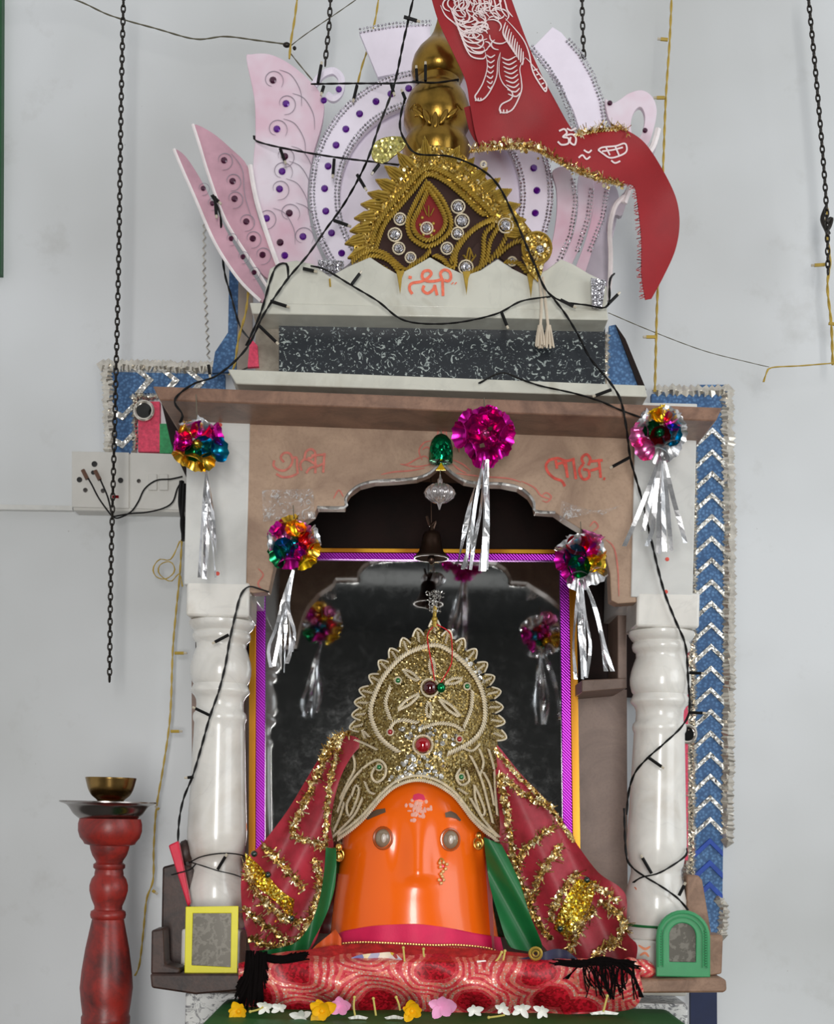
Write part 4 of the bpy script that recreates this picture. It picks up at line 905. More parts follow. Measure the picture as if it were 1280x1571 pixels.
for i in range(170):
    x, y = 668+max(-11, min(11, random.gauss(0, 6))), random.uniform(906, 940); x = 668+(x-668)*(1.25-(y-906)/60)
    c = W(x, y, -0.01+random.uniform(-.006, .006)); d = Vector((random.gauss(0, 1), random.gauss(-.3, .6), random.gauss(0, 1))).normalized()*0.003; e = d.cross(Vector((random.gauss(0, 1), random.gauss(0, 1), 0.3))).normalized()*0.0013
    pf.add([c-d, c+e, c+d, c-e], [(0, 1, 2, 3)])
part('plume', pf, M['silverglit'], pl, smooth=False)['kind'] = 'stuff'
solo('red_thread', MB().ptube([(664, 962), (656, 975), (659, 1000), (663, 1020), (667, 1044)], CO(0.009), 1.0).ptube([(670, 958), (685, 966), (692, 975), (694, 1000), (692, 1020), (681, 1040), (676, 1048)], CO(0.009), 1.0), plain('red_thread', (196, 24, 30), 0.7), 'thin red thread looped over the top of the crown', 'thread')

# ================================================================ red veil with gold bands
VR = N('sheer_crimson_cloth').set(0.5, 0, 0); nn = VR.noise(14, 5, 0.6); wv = VR.noise(420, 2)
VR.color(VR.ramp(nn.outputs[0], [(0.35, lin((132, 14, 28))), (0.65, lin((184, 38, 60)))])); VR.bump(wv.outputs[0], 0.3, 0.001); VR.b.inputs['Sheen Weight'].default_value = 0.3
def VYl(x, y): return 0.035 + 0.012*math.sin((x+0.5*y)/13.0) - 0.0006*max(0, 520-x)*0.5 + 0.00008*(y-1300)
def VYr(x, y): return 0.035 + 0.012*math.sin((x-0.45*y)/14.0) - 0.0006*max(0, x-780)*0.45
veil = thing('red_veil', 'crimson veil with gold tinsel bands hanging behind the crown on both sides of the idol', 'veil', W(650, 1480, 0.04))
part('left_fall', MB().strip(sm([(545, 1130), (522, 1128), (500, 1148), (470, 1196), (440, 1245), (404, 1292), (378, 1318), (370, 1350), (372, 1400), (380, 1440), (386, 1466)], 5), sm([(560, 1140), (540, 1160), (520, 1200), (508, 1260), (512, 1300), (506, 1350), (498, 1400), (486, 1440), (470, 1466)], 5), 80, 40, VYl), VR.mat, veil, ang=80)
part('right_fall', MB().strip(sm([(745, 1130), (765, 1145), (800, 1188), (850, 1240), (882, 1290), (918, 1338), (950, 1360), (962, 1380), (962, 1430), (978, 1450), (975, 1478)], 5), sm([(740, 1150), (752, 1200), (760, 1260), (770, 1300), (790, 1350), (806, 1400), (825, 1440), (850, 1470)], 5), 80, 44, VYr), VR.mat, veil, ang=80)
part('back_fall', MB().strip([(545, 1130), (600, 1118), (650, 1112), (700, 1118), (745, 1130)], [(540, 1480), (600, 1480), (650, 1480), (700, 1480), (760, 1480)], 30, 10, lambda x, y: 0.15 if abs(x-645) < 80 else 0.15-(abs(x-645)-80)*0.004), VR.mat, veil, ang=80)
for nm, Yf, bands in (('left', VYl, [([(524, 1132), (504, 1155), (486, 1190), (468, 1232), (450, 1268), (455, 1285), (480, 1292), (504, 1300)], 9), ([(405, 1298), (425, 1318), (445, 1340), (465, 1362)], 10), ([(376, 1330), (392, 1365), (415, 1392), (440, 1410), (462, 1415)], 11),
        ([(376, 1395), (395, 1412), (420, 1428), (440, 1445)], 9), ([(484, 1318), (490, 1350), (484, 1390), (470, 1425), (455, 1445)], 10), ([(384, 1440), (420, 1452), (455, 1450)], 9), ([(520, 1150), (508, 1190), (502, 1240), (500, 1290)], 6), ([(535, 1125), (512, 1134), (492, 1164)], 7)]),
                      ('right', VYr, [([(770, 1190), (795, 1212), (818, 1226), (848, 1240)], 8), ([(848, 1268), (825, 1285), (805, 1305), (796, 1325)], 9), ([(862, 1298), (845, 1320), (828, 1345), (818, 1372), (806, 1396)], 10), ([(886, 1340), (868, 1362), (850, 1392), (846, 1412)], 10),
        ([(915, 1392), (895, 1412), (880, 1440), (872, 1462)], 12), ([(922, 1385), (945, 1400), (958, 1415), (948, 1440), (938, 1455)], 12), ([(766, 1190), (776, 1235), (782, 1280), (790, 1330), (806, 1370), (822, 1410), (845, 1440)], 8), ([(905, 1360), (930, 1368), (945, 1382)], 9), ([(760, 1150), (790, 1185), (840, 1235), (880, 1290)], 4), ([(940, 1440), (925, 1455), (910, 1470)], 10)])):
    for p, r in bands:
        m_ = MB().tinsel(p, lambda x, y: Yf(x, y)-0.004, r*1.4, 1.3, 1.5)
        m_.sequins(p, lambda x, y: Yf(x, y)-0.003, 3.4, r*0.4, 0.7)
        part('gold_band', m_, M['goldfoil'], veil, smooth=False)['kind'] = 'stuff'
part('glitter_border', MB().strip(sm([(376, 1308), (400, 1330), (430, 1365), (452, 1380)], 5), sm([(380, 1345), (400, 1365), (425, 1385), (448, 1412)], 5), 30, 8, lambda x, y: VYl(x, y)-0.008), M['brightgold'], veil, ang=80)
part('glitter_border', MB().strip(sm([(884, 1348), (868, 1378), (856, 1405), (850, 1425)], 5), sm([(916, 1352), (908, 1385), (892, 1412), (872, 1442)], 5), 30, 8, lambda x, y: VYr(x, y)-0.008), M['brightgold'], veil, ang=80)
for x, y, f in ((390, 1310, VYl), (411, 1342, VYl), (447, 1409, VYl), (901, 1350, VYr), (860, 1425, VYr)):
    part('bead', MB().pell(x, y, f(x, y)-0.014, 5, 5, 4, 10, 8), plain('dark_green_bead', (10, 40, 30), 0.1, 0, 0.8), veil)

# ================================================================ green scarf
GR = plain('green_satin_cloth', (14, 104, 50), 0.45, var=0.12, vscale=20, bump=0.1, bscale=300); GR_ = GR
scarf = thing('green_scarf', 'dark green cloth with ends hanging on both sides of the orange idol', 'scarf', W(640, 1480, 0.03))
def GYl(x, y): return -0.004 + 0.010*math.sin((x*1.0+(y-1300)*0.18)/6.5)
def GYr(x, y): return -0.004 + 0.011*math.sin((x-0.55*y)/9.0)
part('left_end', MB().strip(sm([(500, 1300), (497, 1340), (490, 1380), (478, 1415), (455, 1445), (420, 1456), (395, 1458)], 5), sm([(516, 1302), (516, 1340), (512, 1370), (500, 1405), (482, 1440), (465, 1462), (405, 1470)], 5), 50, 18, GYl), GR, scarf, ang=80)
part('right_end', MB().strip(sm([(742, 1284), (746, 1320), (752, 1360), (765, 1405), (776, 1440), (785, 1454), (812, 1460)], 5), sm([(770, 1296), (785, 1325), (800, 1360), (812, 1400), (828, 1438), (832, 1452), (828, 1462)], 5), 50, 24, GYr), GR, scarf, ang=80)
part('back_band', MB().strip([(510, 1300), (512, 1340)], [(768, 1300), (775, 1340)], 4, 24, lambda x, y: 0.0 + 0.25*max(0, 1-((x-640)/130)**2)**0.5), GR, scarf, ang=80)
PK = plain('magenta_pink_cloth', (222, 26, 86), 0.6, var=0.08, vscale=30, bump=0.15, bscale=300)
def PKY(x, y): return IFY(max(512, min(764, x)), y)-0.005 - 0.002*math.sin(x/9)
solo('pink_wrap', MB().strip(sm([(508, 1450), (520, 1432), (545, 1425), (580, 1420), (640, 1418), (690, 1424), (730, 1432), (768, 1438)], 5), sm([(506, 1470), (540, 1470), (600, 1472), (640, 1474), (700, 1474), (740, 1474), (776, 1472)], 5), 90, 12, PKY, 0.002), PK, 'magenta pink cloth wrapped round the base of the orange idol', 'cloth', ang=80)
solo('orange_cloth', MB().strip([(470, 1466), (485, 1450), (505, 1434), (515, 1425), (524, 1440)], [(470, 1472), (490, 1466), (505, 1458), (516, 1452), (524, 1458)], 14, 8, lambda x, y: -0.05+0.006*math.sin(x/4)), plain('orange_brown_cloth', (206, 84, 26), 0.6, bump=0.2), 'small fold of orange cloth at the lower left of the idol', 'cloth', ang=80)

# ================================================================ red sequinned seat cloth
RC = N('red_sequin_embroidered_cloth').set(0.42, 0.1)
mp = RC.new('ShaderNodeMapping'); mp.inputs['Scale'].default_value = (1, 0.6, 1.45); RC.link(RC.tc.outputs['Object'], mp.inputs[0])
wn = RC.noise(9, 2, 0.5, mp.outputs[0]); vm = RC.new('ShaderNodeVectorMath', operation='SCALE'); vm.inputs['Scale'].default_value = 0.05; RC.link(wn.outputs['Color'], vm.inputs[0])
va = RC.new('ShaderNodeVectorMath', operation='ADD'); RC.link(mp.outputs[0], va.inputs[0]); RC.link(vm.outputs[0], va.inputs[1])
sxz = RC.new('ShaderNodeSeparateXYZ'); RC.link(va.outputs[0], sxz.inputs[0]); cxz = RC.new('ShaderNodeCombineXYZ'); RC.link(sxz.outputs[0], cxz.inputs[0]); RC.link(sxz.outputs[2], cxz.inputs[1])
v1 = RC.vor(7.5, cxz.outputs[0]); v1.voronoi_dimensions = '2D'; v1.inputs['Randomness'].default_value = 0.75
rg = RC.math('SINE', RC.math('MULTIPLY', v1.outputs['Distance'], 62))
v2 = RC.vor(230); dots = RC.ramp(v2.outputs['Distance'], [(0.38, (1, 1, 1)), (0.5, (0, 0, 0))])
sp2 = RC.new('ShaderNodeSeparateColor'); RC.link(v2.outputs['Color'], sp2.inputs[0])
ringc = RC.ramp(RC.math('MULTIPLY_ADD', rg, 0.5), [(0.35, (0, 0, 0)), (0.6, (1, 1, 1))])
rg2 = RC.math('ADD', RC.math('MULTIPLY', rg, 0.5), 0.5)
ringc = RC.ramp(rg2, [(0.3, (0, 0, 0)), (0.6, (1, 1, 1))])
cen = RC.ramp(v1.outputs['Distance'], [(0.24, (0, 0, 0)), (0.27, (1, 1, 1))])
base_ = RC.ramp(sp2.outputs[0], [(0.2, lin((196, 40, 52))), (0.8, lin((222, 72, 84)))])
dotc = RC.ramp(sp2.outputs[1], [(0.3, lin((232, 150, 120))), (0.8, lin((252, 226, 214)))])
mask = RC.mix(1.0, RC.mix(1.0, ringc, dots, 'MULTIPLY'), cen, 'MULTIPLY')
cc = RC.mix(ringc, base_, lin((232, 118, 104))); cc = RC.mix(mask, cc, dotc)
cc = RC.mix(cen, RC.ramp(sp2.outputs[2], [(0.2, lin((140, 6, 22))), (0.8, lin((206, 20, 44)))]), cc)
RC.color(cc); RC.link(RC.math('MULTIPLY', mask, 0.5), RC.b.inputs['Metallic']); RC.bump(RC.math('ADD', v2.outputs['Distance'], 0), -0.5, 0.0015)
def RY(x, y):
    t = min(max((y-1455)/100, 0), 1)
    return -0.115 - 0.05*math.sin(math.pi*min(1, t*0.9+0.12)) - 0.008*math.sin(x/38+y/30) - 0.006*math.sin(x/17-y/13) + (0.11*(1-t/0.22)**1.3 if t < 0.22 else 0)
seat = thing('red_seat_cloth', 'bulging red and pink sequinned cloth that the idol sits on', 'cloth', W(675, 1555, -0.12))
part('front_roll', MB().strip(sm([(366, 1478), (400, 1468), (440, 1460), (500, 1456), (560, 1456), (640, 1456), (720, 1460), (800, 1468), (880, 1470), (940, 1474), (975, 1484), (984, 1505)], 5), sm([(366, 1540), (400, 1552), (440, 1556), (500, 1558), (560, 1559), (640, 1560), (720, 1560), (800, 1559), (880, 1556), (940, 1553), (975, 1545), (988, 1520)], 5), 150, 50, RY, 0.004), RC.mat, seat, ang=80)
part('top_fold', MB().strip(sm([(440, 1466), (500, 1452), (560, 1448), (640, 1452), (720, 1455), (800, 1462), (860, 1470)], 4), sm([(430, 1480), (500, 1474), (560, 1478), (640, 1480), (720, 1482), (800, 1484), (870, 1482)], 4), 90, 10, lambda x, y: -0.06-0.0022*(y-1450)-0.006*math.sin(x/11)-0.004*math.sin(x/5+1)), plain('crimson_brocade', (176, 34, 38), 0.55, var=0.35, vscale=70, bump=0.5, bscale=160), seat, ang=80)
part('side_puff', MB().pell(988, 1486, -0.055, 19, 14, 16, 20, 12, 0.4).pell(970, 1478, -0.06, 14, 9, 12, 16, 10, 0.3), RC.mat, seat)
bt = MB()
for p in ([(470, 1466), (505, 1452), (545, 1446), (600, 1447), (660, 1450), (705, 1450), (750, 1455), (770, 1464)], [(472, 1470), (507, 1457), (547, 1451), (600, 1452), (660, 1455), (705, 1455), (748, 1460)]):
    for q in resample(sm(p, 5), int(plen(p)/4.2)): bt.pell(q.x, q.y, PKY(q.x, q.y)-0.012, 2.3, 2.3, 2, 6, 4)
part('bead_border', bt, plain('gold_bead', (206, 160, 96), 0.3, 0.6), seat)['kind'] = 'stuff'
# printed scrap and navy cloth
PR = N('printed_white_blue_cloth').set(0.5); v = PR.vor(42); s3 = PR.new('ShaderNodeSeparateColor'); PR.link(v.outputs['Color'], s3.inputs[0])
PR.color(PR.ramp(s3.outputs[0], [(0.0, lin((226, 222, 210))), (0.45, lin((120, 130, 186))), (0.6, lin((232, 226, 214))), (0.75, lin((226, 210, 60))), (0.88, lin((170, 60, 60)))])); PR.t.nodes[-1]
solo('printed_cloth', MB().strip(sm([(525, 1478), (548, 1466), (580, 1462), (605, 1462), (622, 1478)], 4), sm([(522, 1484), (548, 1487), (575, 1488), (600, 1486), (624, 1484)], 4), 26, 8, lambda x, y: -0.135-0.004*math.sin(x/8)), PR.mat, 'small white blue and yellow printed cloth tucked on the red seat cloth', 'cloth', ang=80)
NV = plain('navy_striped_cloth', (34, 34, 66), 0.55, var=0.3, vscale=40)
solo('navy_cloth', MB().strip(sm([(745, 1480), (780, 1474), (820, 1466), (850, 1456), (870, 1458)], 4), sm([(748, 1486), (790, 1487), (830, 1488), (870, 1486), (900, 1482)], 4), 30, 8, lambda x, y: -0.138-0.004*math.sin(x/6)), NV, 'rolled dark navy cloth lying on the right part of the red seat cloth', 'cloth', ang=80)
solo('metal_ring', MB().ptube(ell_pts(822, 1463, 9, 9, 0, 340, 16), -0.150, 2.4, closed=True, n=1).ptube(ell_pts(822, 1463, 4.5, 4.5, 0, 340, 12), -0.152, 1.6, closed=True, n=1), M['goldthread'], 'small brass ring at the right knot below the green cloth', 'ring')
# black hair tassels
HB = plain('black_hair', (8, 4, 4), 0.8, var=0.3, spec=0.08)
hb = MB()
for i in range(150):
    t = random.random(); x0 = 378+t*32; y0 = 1462+random.uniform(-4, 8)
    L = random.uniform(45, 85) if t < .85 else random.uniform(20, 50)
    hb.ptube([(x0, y0), (x0-2+random.uniform(-2, 2), y0+L*0.5), (x0-14+t*14+random.uniform(-5, 5), y0+L)], -0.165-random.random()*0.02, 1.5, 3, 3)
for i in range(60):
    hb.ptube([(400+random.uniform(-6, 6), 1466+random.uniform(-4, 8)), (430, 1470+random.uniform(-4, 8)), (462+random.uniform(-14, 14), 1466+random.uniform(-6, 6))], -0.165-random.random()*0.012, 1.1, 3, 3)
solo('hair_tassel', hb, HB, 'black hair tassel lying over the left end of the red cloth', 'tassel')
hb = MB()
for i in range(46):
    x0 = random.uniform(890, 975); hb.ptube([(850+random.uniform(0, 90), 1478+random.uniform(-6, 4)), (x0, 1478+random.uniform(-6, 6)), (x0+random.uniform(-4, 12), 1500+random.uniform(-5, 5)), (x0+random.uniform(-2, 18), 1512+random.uniform(0, 22))], -0.165-random.random()*0.012, 1.1, 3, 3)
for i in range(22):
    hb.ptube([(840+random.uniform(0, 50), 1474+random.uniform(-4, 6)), (890, 1480+random.uniform(-5, 5)), (925, 1472+random.uniform(-5, 5)), (955+random.uniform(0, 30), 1481+random.uniform(-6, 6))], -0.165-random.random()*0.01, 1.2, 3, 3)
for i in range(26):
    hb.ptube([(940, 1478), (965, 1490+random.uniform(-4, 4)), (978, 1510+random.uniform(-4, 4)), (984+random.uniform(-4, 4), 1530)], -0.165-random.random()*0.01, 1.1, 3, 3)
for i in range(6): hb.ptube([(886, 1484), (878, 1492), (868+random.uniform(-4, 4), 1502)], -0.17, 1, 3, 3)
solo('hair_tassel', hb, HB, 'black hair tassel spread over the right end of the red cloth', 'tassel')
# ================================================================ green table and flowers
GT = plain('deep_green_table_cloth', (22, 92, 34), 0.6, var=0.15, vscale=12, bump=0.2, bscale=260)
zt = W(640, 1557, -0.16).z
solo('green_table_cover', MB().box(W(330, 1560, -0.1).x, W(1046, 1560, -0.1).x, -0.36, -0.004, 0.62, zt), GT, 'deep green cloth covered table in front of the shrine', 'table', bevel=0.02, bseg=4)
def fl(kind, x, y, Y, r, mt, lab, n=5, ctr=None):
    t = thing(kind, lab, 'flower', W(x, y+r*0.7, Y))
    for i in range(n):
        a = 2*math.pi*i/n+random.uniform(-.2, .2)+0.3; k_ = S(Y)*r
        k_ *= random.uniform(0.75, 1.15); c = W(x, y, Y); d = Vector((math.cos(a), -random.uniform(0.1, 1.1), math.sin(a)*0.8+0.15)).normalized(); sd = d.cross(Vector((0, 1, 0))).normalized(); mb = MB(); vs = []
        for u in range(6):
            tt = u/5; wd = k_*(0.30 if kind == 'white_blossom' else 0.42)*math.sin(math.pi*min(1, tt*0.85+0.12))**0.7
            for w_ in (-1, -0.5, 0, 0.5, 1): vs.append(c+d*k_*tt*1.05+sd*wd*w_+Vector((0, -1, 0))*k_*0.25*(abs(w_)*0.5+tt*tt*0.4))
        nv = len(vs); vs += [v+Vector((0, 0.0006, 0)) for v in vs]
        fs = [(q*5+w_, q*5+w_+1, q*5+w_+6, q*5+w_+5) for q in range(5) for w_ in range(4)]; fs += [tuple(nv+j for j in f[::-1]) for f in fs]
        part('petal', mb.add(vs, fs), mt, t, ang=80)
    if ctr: part('flower_centre', MB().pell(x, y, Y-0.004, r*0.18, r*0.18, r*0.18, 8, 6), ctr, t)
    return t
YF = plain('yellow_petal', (244, 190, 14), 0.5, var=0.08); PF = plain('pink_petal', (248, 172, 214), 0.5, var=0.08); WF = plain('white_petal', (244, 242, 236), 0.5, var=0.04); STK = plain('yellow_green_stalk', (206, 190, 100), 0.6)
fl('yellow_flower', 366, 1552, -0.22, 17, YF, 'yellow flower, leftmost at the foot of the left hair tassel', 7, YF)
fl('yellow_flower', 494, 1551, -0.24, 21, YF, 'largest yellow flower beside the left pink flower', 8, YF)
fl('yellow_flower', 632, 1551, -0.24, 19, YF, 'yellow flower just left of the middle pink flower', 8, YF)
fl('pink_flower', 522, 1544, -0.22, 19, PF, 'pink flower to the right of the largest yellow flower', 5)
fl('pink_flower', 678, 1544, -0.23, 26, PF, 'largest pink flower at the middle of the table edge', 5)
for i, (x, y, r, lb) in enumerate(((408, 1545, 13, 'small white blossom next to the leftmost yellow flower'), (430, 1546, 12, 'small white blossom, second from the left tassel'), (462, 1560, 15, 'white blossom just left of the largest yellow flower'), (727, 1550, 15, 'white blossom right of the largest pink flower'),
                     (770, 1548, 13, 'white blossom with a stalk, leftmost of the right cluster'), (800, 1548, 15, 'white blossom in the middle of the right cluster'), (832, 1551, 13, 'white blossom at the right end of the right cluster'))):
    fl('white_blossom', x, y, -0.23, r*1.08, WF, lb, 5, None)
for i, (p, lb) in enumerate((([(384, 1552), (396, 1549), (404, 1545)], 'pale stalk joining the leftmost yellow flower and white blossom'), ([(544, 1530), (543, 1545), (545, 1558)], 'upright pale stalk right of the left pink flower'), ([(573, 1532), (575, 1545), (577, 1558)], 'upright pale stalk left of the middle yellow flower'), ([(608, 1530), (612, 1540), (614, 1550)], 'pale stalk touching the middle yellow flower'),
                      ([(750, 1561), (765, 1559), (775, 1557)], 'pale stalk lying below the right white cluster'), ([(932, 1528), (929, 1540), (926, 1552)], 'upright pale stalk near the right end of the red cloth'), ([(770, 1461), (765, 1470), (759, 1477)], 'tilted pale stalk on the red cloth top'), ([(775, 1459), (773, 1470), (771, 1480)], 'upright pale stalk on the red cloth top'), ([(619, 1454), (620, 1465), (621, 1475)], 'pale stalk beside the printed cloth'), ([(650, 1456), (650, 1462), (651, 1468)], 'short pale stalk right of the printed cloth'))):
    Y = -0.235 if p[0][1] > 1500 else -0.15
    solo('flower_stalk', MB().ptube(p, Y, 1.6).pell(p[0][0], p[0][1], Y, 2.4, 2.6, 2.4, 8, 6), STK, lb, 'stalk')
for x0, x1, y, lb in ((534, 565, 1561, 'white petal scrap lying left on the green table edge'), (590, 620, 1561, 'white petal scrap lying in the middle of the green table edge'), (905, 950, 1554, 'white petal scrap lying right on the green table edge')):
    solo('petal_scrap', MB().strip([(x0, y), ((x0+x1)/2, y-4), (x1, y)], [(x0+3, y+3), ((x0+x1)/2, y+2), (x1-3, y+3)], 12, 4, lambda x, y: -0.235+0.002*math.sin(x)), WF, lb, 'petal')
solo('white_scrap', MB().strip([(732, 1474), (745, 1473)], [(732, 1478), (748, 1477)], 6, 4, lambda x, y: -0.145), WF, 'tiny white petal on top of the red seat cloth', 'petal')
# ================================================================ blue and silver wall hanging
BLU = N('blue_knitted_fabric').set(0.7); ck = BLU.vor(150); nn = BLU.noise(16, 3)
BLU.color(BLU.mix(BLU.ramp(ck.outputs['Distance'], [(0.2, (0, 0, 0)), (0.6, (0.7, 0.7, 0.7))]), BLU.ramp(nn.outputs[0], [(0.3, lin((66, 110, 158))), (0.7, lin((104, 146, 190)))]), lin((30, 62, 104)))); BLU.bump(ck.outputs['Distance'], -0.4, 0.002)
BLD = plain('royal_blue_fabric', (30, 70, 160), 0.6, var=0.2, vscale=60); NVF = plain('navy_fabric', (22, 34, 68), 0.7)
SG = M['silverglit']; PKF = plain('pink_knit', (214, 66, 96), 0.6, var=0.25, vscale=150, bump=0.5, bscale=200); GNF = plain('green_knit', (44, 140, 84), 0.6, var=0.25, vscale=150, bump=0.5, bscale=200)
HY = WY-0.016
hang = thing('wall_hanging', 'blue and silver chevron door hanging pinned to the wall around the shrine', 'wall hanging', W(1095, 1571, WY))
part('blue_strip', MB().prism([(1070, 590), (1116, 590), (1112, 1000), (1110, 1300), (1108, 1440), (1066, 1440), (1068, 1000)], HY, WY), BLU.mat, hang, bevel=0.001)
part('blue_strip', MB().prism([(160, 570), (345, 574), (345, 604), (206, 603), (204, 696), (162, 695)], HY, WY), BLU.mat, hang, bevel=0.001)
part('blue_strip', MB().prism([(1000, 604), (1112, 604), (1112, 632), (1000, 632)], HY-0.001, WY), BLU.mat, hang, bevel=0.001)
part('navy_strip', MB().prism([(1060, 1440), (1100, 1440), (1101, 1640), (1060, 1640)], HY, WY), NVF, hang)
i = 0; y = 660
while y < 1370:
    xc = 1094-(y-600)*0.006; mt = BLD if y > 1270 else SG; d = 4.5 if y < 1300 else 5
    part('chevron', MB().prism([(xc-25, y+18), (xc, y-5), (xc+20, y+15), (xc+20, y+15+2*d), (xc, y-5+2*d), (xc-25, y+18+2*d)], HY-0.005, HY+0.001), mt, hang, bevel=0.001)
    y += 33.2
for (x, y) in ((222, 577), (262, 578), (302, 580)):
    part('chevron', MB().prism([(x-8, y-12), (x+14, y+5), (x-4, y+26), (x-16, y+26), (x+2, y+5), (x-20, y-12)], HY-0.005, HY+0.001), SG, hang, bevel=0.001)
for (x, y) in ((186, 612), (186, 655)):
    part('chevron', MB().prism([(x-22, y+10), (x+2, y+22), (x+22, y+2), (x+22, y+11), (x+2, y+33), (x-22, y+20)], HY-0.005, HY+0.001), SG, hang, bevel=0.001)
def zig(pts, r, dens, Yz=HY-0.006):
    """pleated silver edging: a row of little folded pyramids"""
    mb = MB(); Q = resample(pts, int(plen(pts)/dens))
    for q in Q:
        x, y = q.x+random.uniform(-1.5, 1.5), q.y+random.uniform(-1.5, 1.5); a0 = random.uniform(-.25, .25)
        c = [W(x+r*math.cos(a0+math.pi/2*j), y+r*math.sin(a0+math.pi/2*j), Yz+0.004) for j in range(4)]
        ap_ = W(x+random.uniform(-2, 2), y+random.uniform(-2, 2), Yz-random.uniform(0.002, 0.007)); ak = W(x, y, Yz+0.006)
        mb.add(c+[ap_, ak], [(0, 1, 4), (1, 2, 4), (2, 3, 4), (3, 0, 4), (1, 0, 5), (2, 1, 5), (3, 2, 5), (0, 3, 5)])
    return mb
SILF = foil('bright_silver_foil', (222, 216, 204), 0.25, 0.85)
part('silver_edging', zig([(1012, 598), (1112, 600)], 10, 9), SILF, hang, smooth=False)
part('silver_edging', zig([(1116, 600), (1120, 800), (1119, 1000), (1117, 1290)], 11, 6.5), SILF, hang, smooth=False)
part('silver_edging', zig([(1104, 1380), (1112, 1396), (1108, 1436)], 9, 5), SILF, hang, smooth=False)
part('silver_edging', zig([(1067, 680), (1066, 1000), (1064, 1340)], 5, 5), SILF, hang, smooth=False)
part('silver_edging', zig([(158, 560), (345, 564)], 10, 6), SILF, hang, smooth=False); part('silver_edging', zig([(164, 562), (168, 690)], 10, 6), SILF, hang, smooth=False)
part('silver_edging', zig([(204, 608), (345, 606)], 6, 5), SILF, hang, smooth=False); part('silver_edging', zig([(206, 612), (207, 692)], 5, 5), SILF, hang, smooth=False)
part('silver_edging', zig([(1054, 1440), (1056, 990)], 8, 6, HY-0.004), SILF, hang, smooth=False)
part('pink_panel', MB().prism([(212, 616), (245, 616), (245, 693), (212, 693)], HY, WY), PKF, hang)
part('pink_panel', MB().prism([(1040, 985), (1056, 985), (1056, 1320), (1040, 1320)], HY-0.008, WY), PKF, hang)
part('green_panel', MB().prism([(245, 650), (264, 650), (264, 695), (245, 695)], HY, WY), GNF, hang)
for x, y, r in ((221, 630, 14), (1055, 1126, 13)):
    g = part('round_mirror', MB().gem(x, y, HY-0.006, r, 20, 0.15), plain('small_round_glass', (150, 150, 150), 0.05, 1), hang, smooth=False)
    part('mirror_rim', MB().ptube(ell_pts(x, y, r, r, 0, 345, 24), HY-0.009, 2.6, closed=True, n=1), SILF, g)
# slanting pieces of the hanging beside the granite
part('slanted_panel', MB().prism([(935, 500), (945, 498), (985, 596), (930, 594)], 0.19, 0.2), BLU.mat, hang); part('slanted_panel', MB().prism([(945, 498), (960, 520), (992, 598), (982, 598)], 0.185, 0.19), M['darkboard'], hang)
part('silver_edging', zig([(931, 515), (931, 590)], 6, 6, 0.18), SILF, hang, smooth=False)
part('slanted_panel', MB().prism([(352, 410), (366, 420), (362, 570), (325, 572), (330, 540), (350, 510)], 0.3, 0.31), BLU.mat, hang)
part('slanted_panel', MB().prism([(366, 420), (388, 440), (386, 560), (364, 570)], 0.28, 0.29), plain('silver_grey_sheet', (150, 140, 130), 0.4), hang)
part('pink_panel', MB().prism([(384, 518), (395, 530), (397, 562), (380, 563)], 0.02, 0.03), PKF, hang)
thin = MB(); Q = resample([(314, 300), (313, 420), (320, 550)], 44)
thin.ptube([(q.x+(2.2 if i % 2 else -2.2), q.y) for i, q in enumerate(Q)], WY-0.01, 1.2, 4, 1)
part('zigzag_ribbon', thin, SILF, hang, smooth=False)

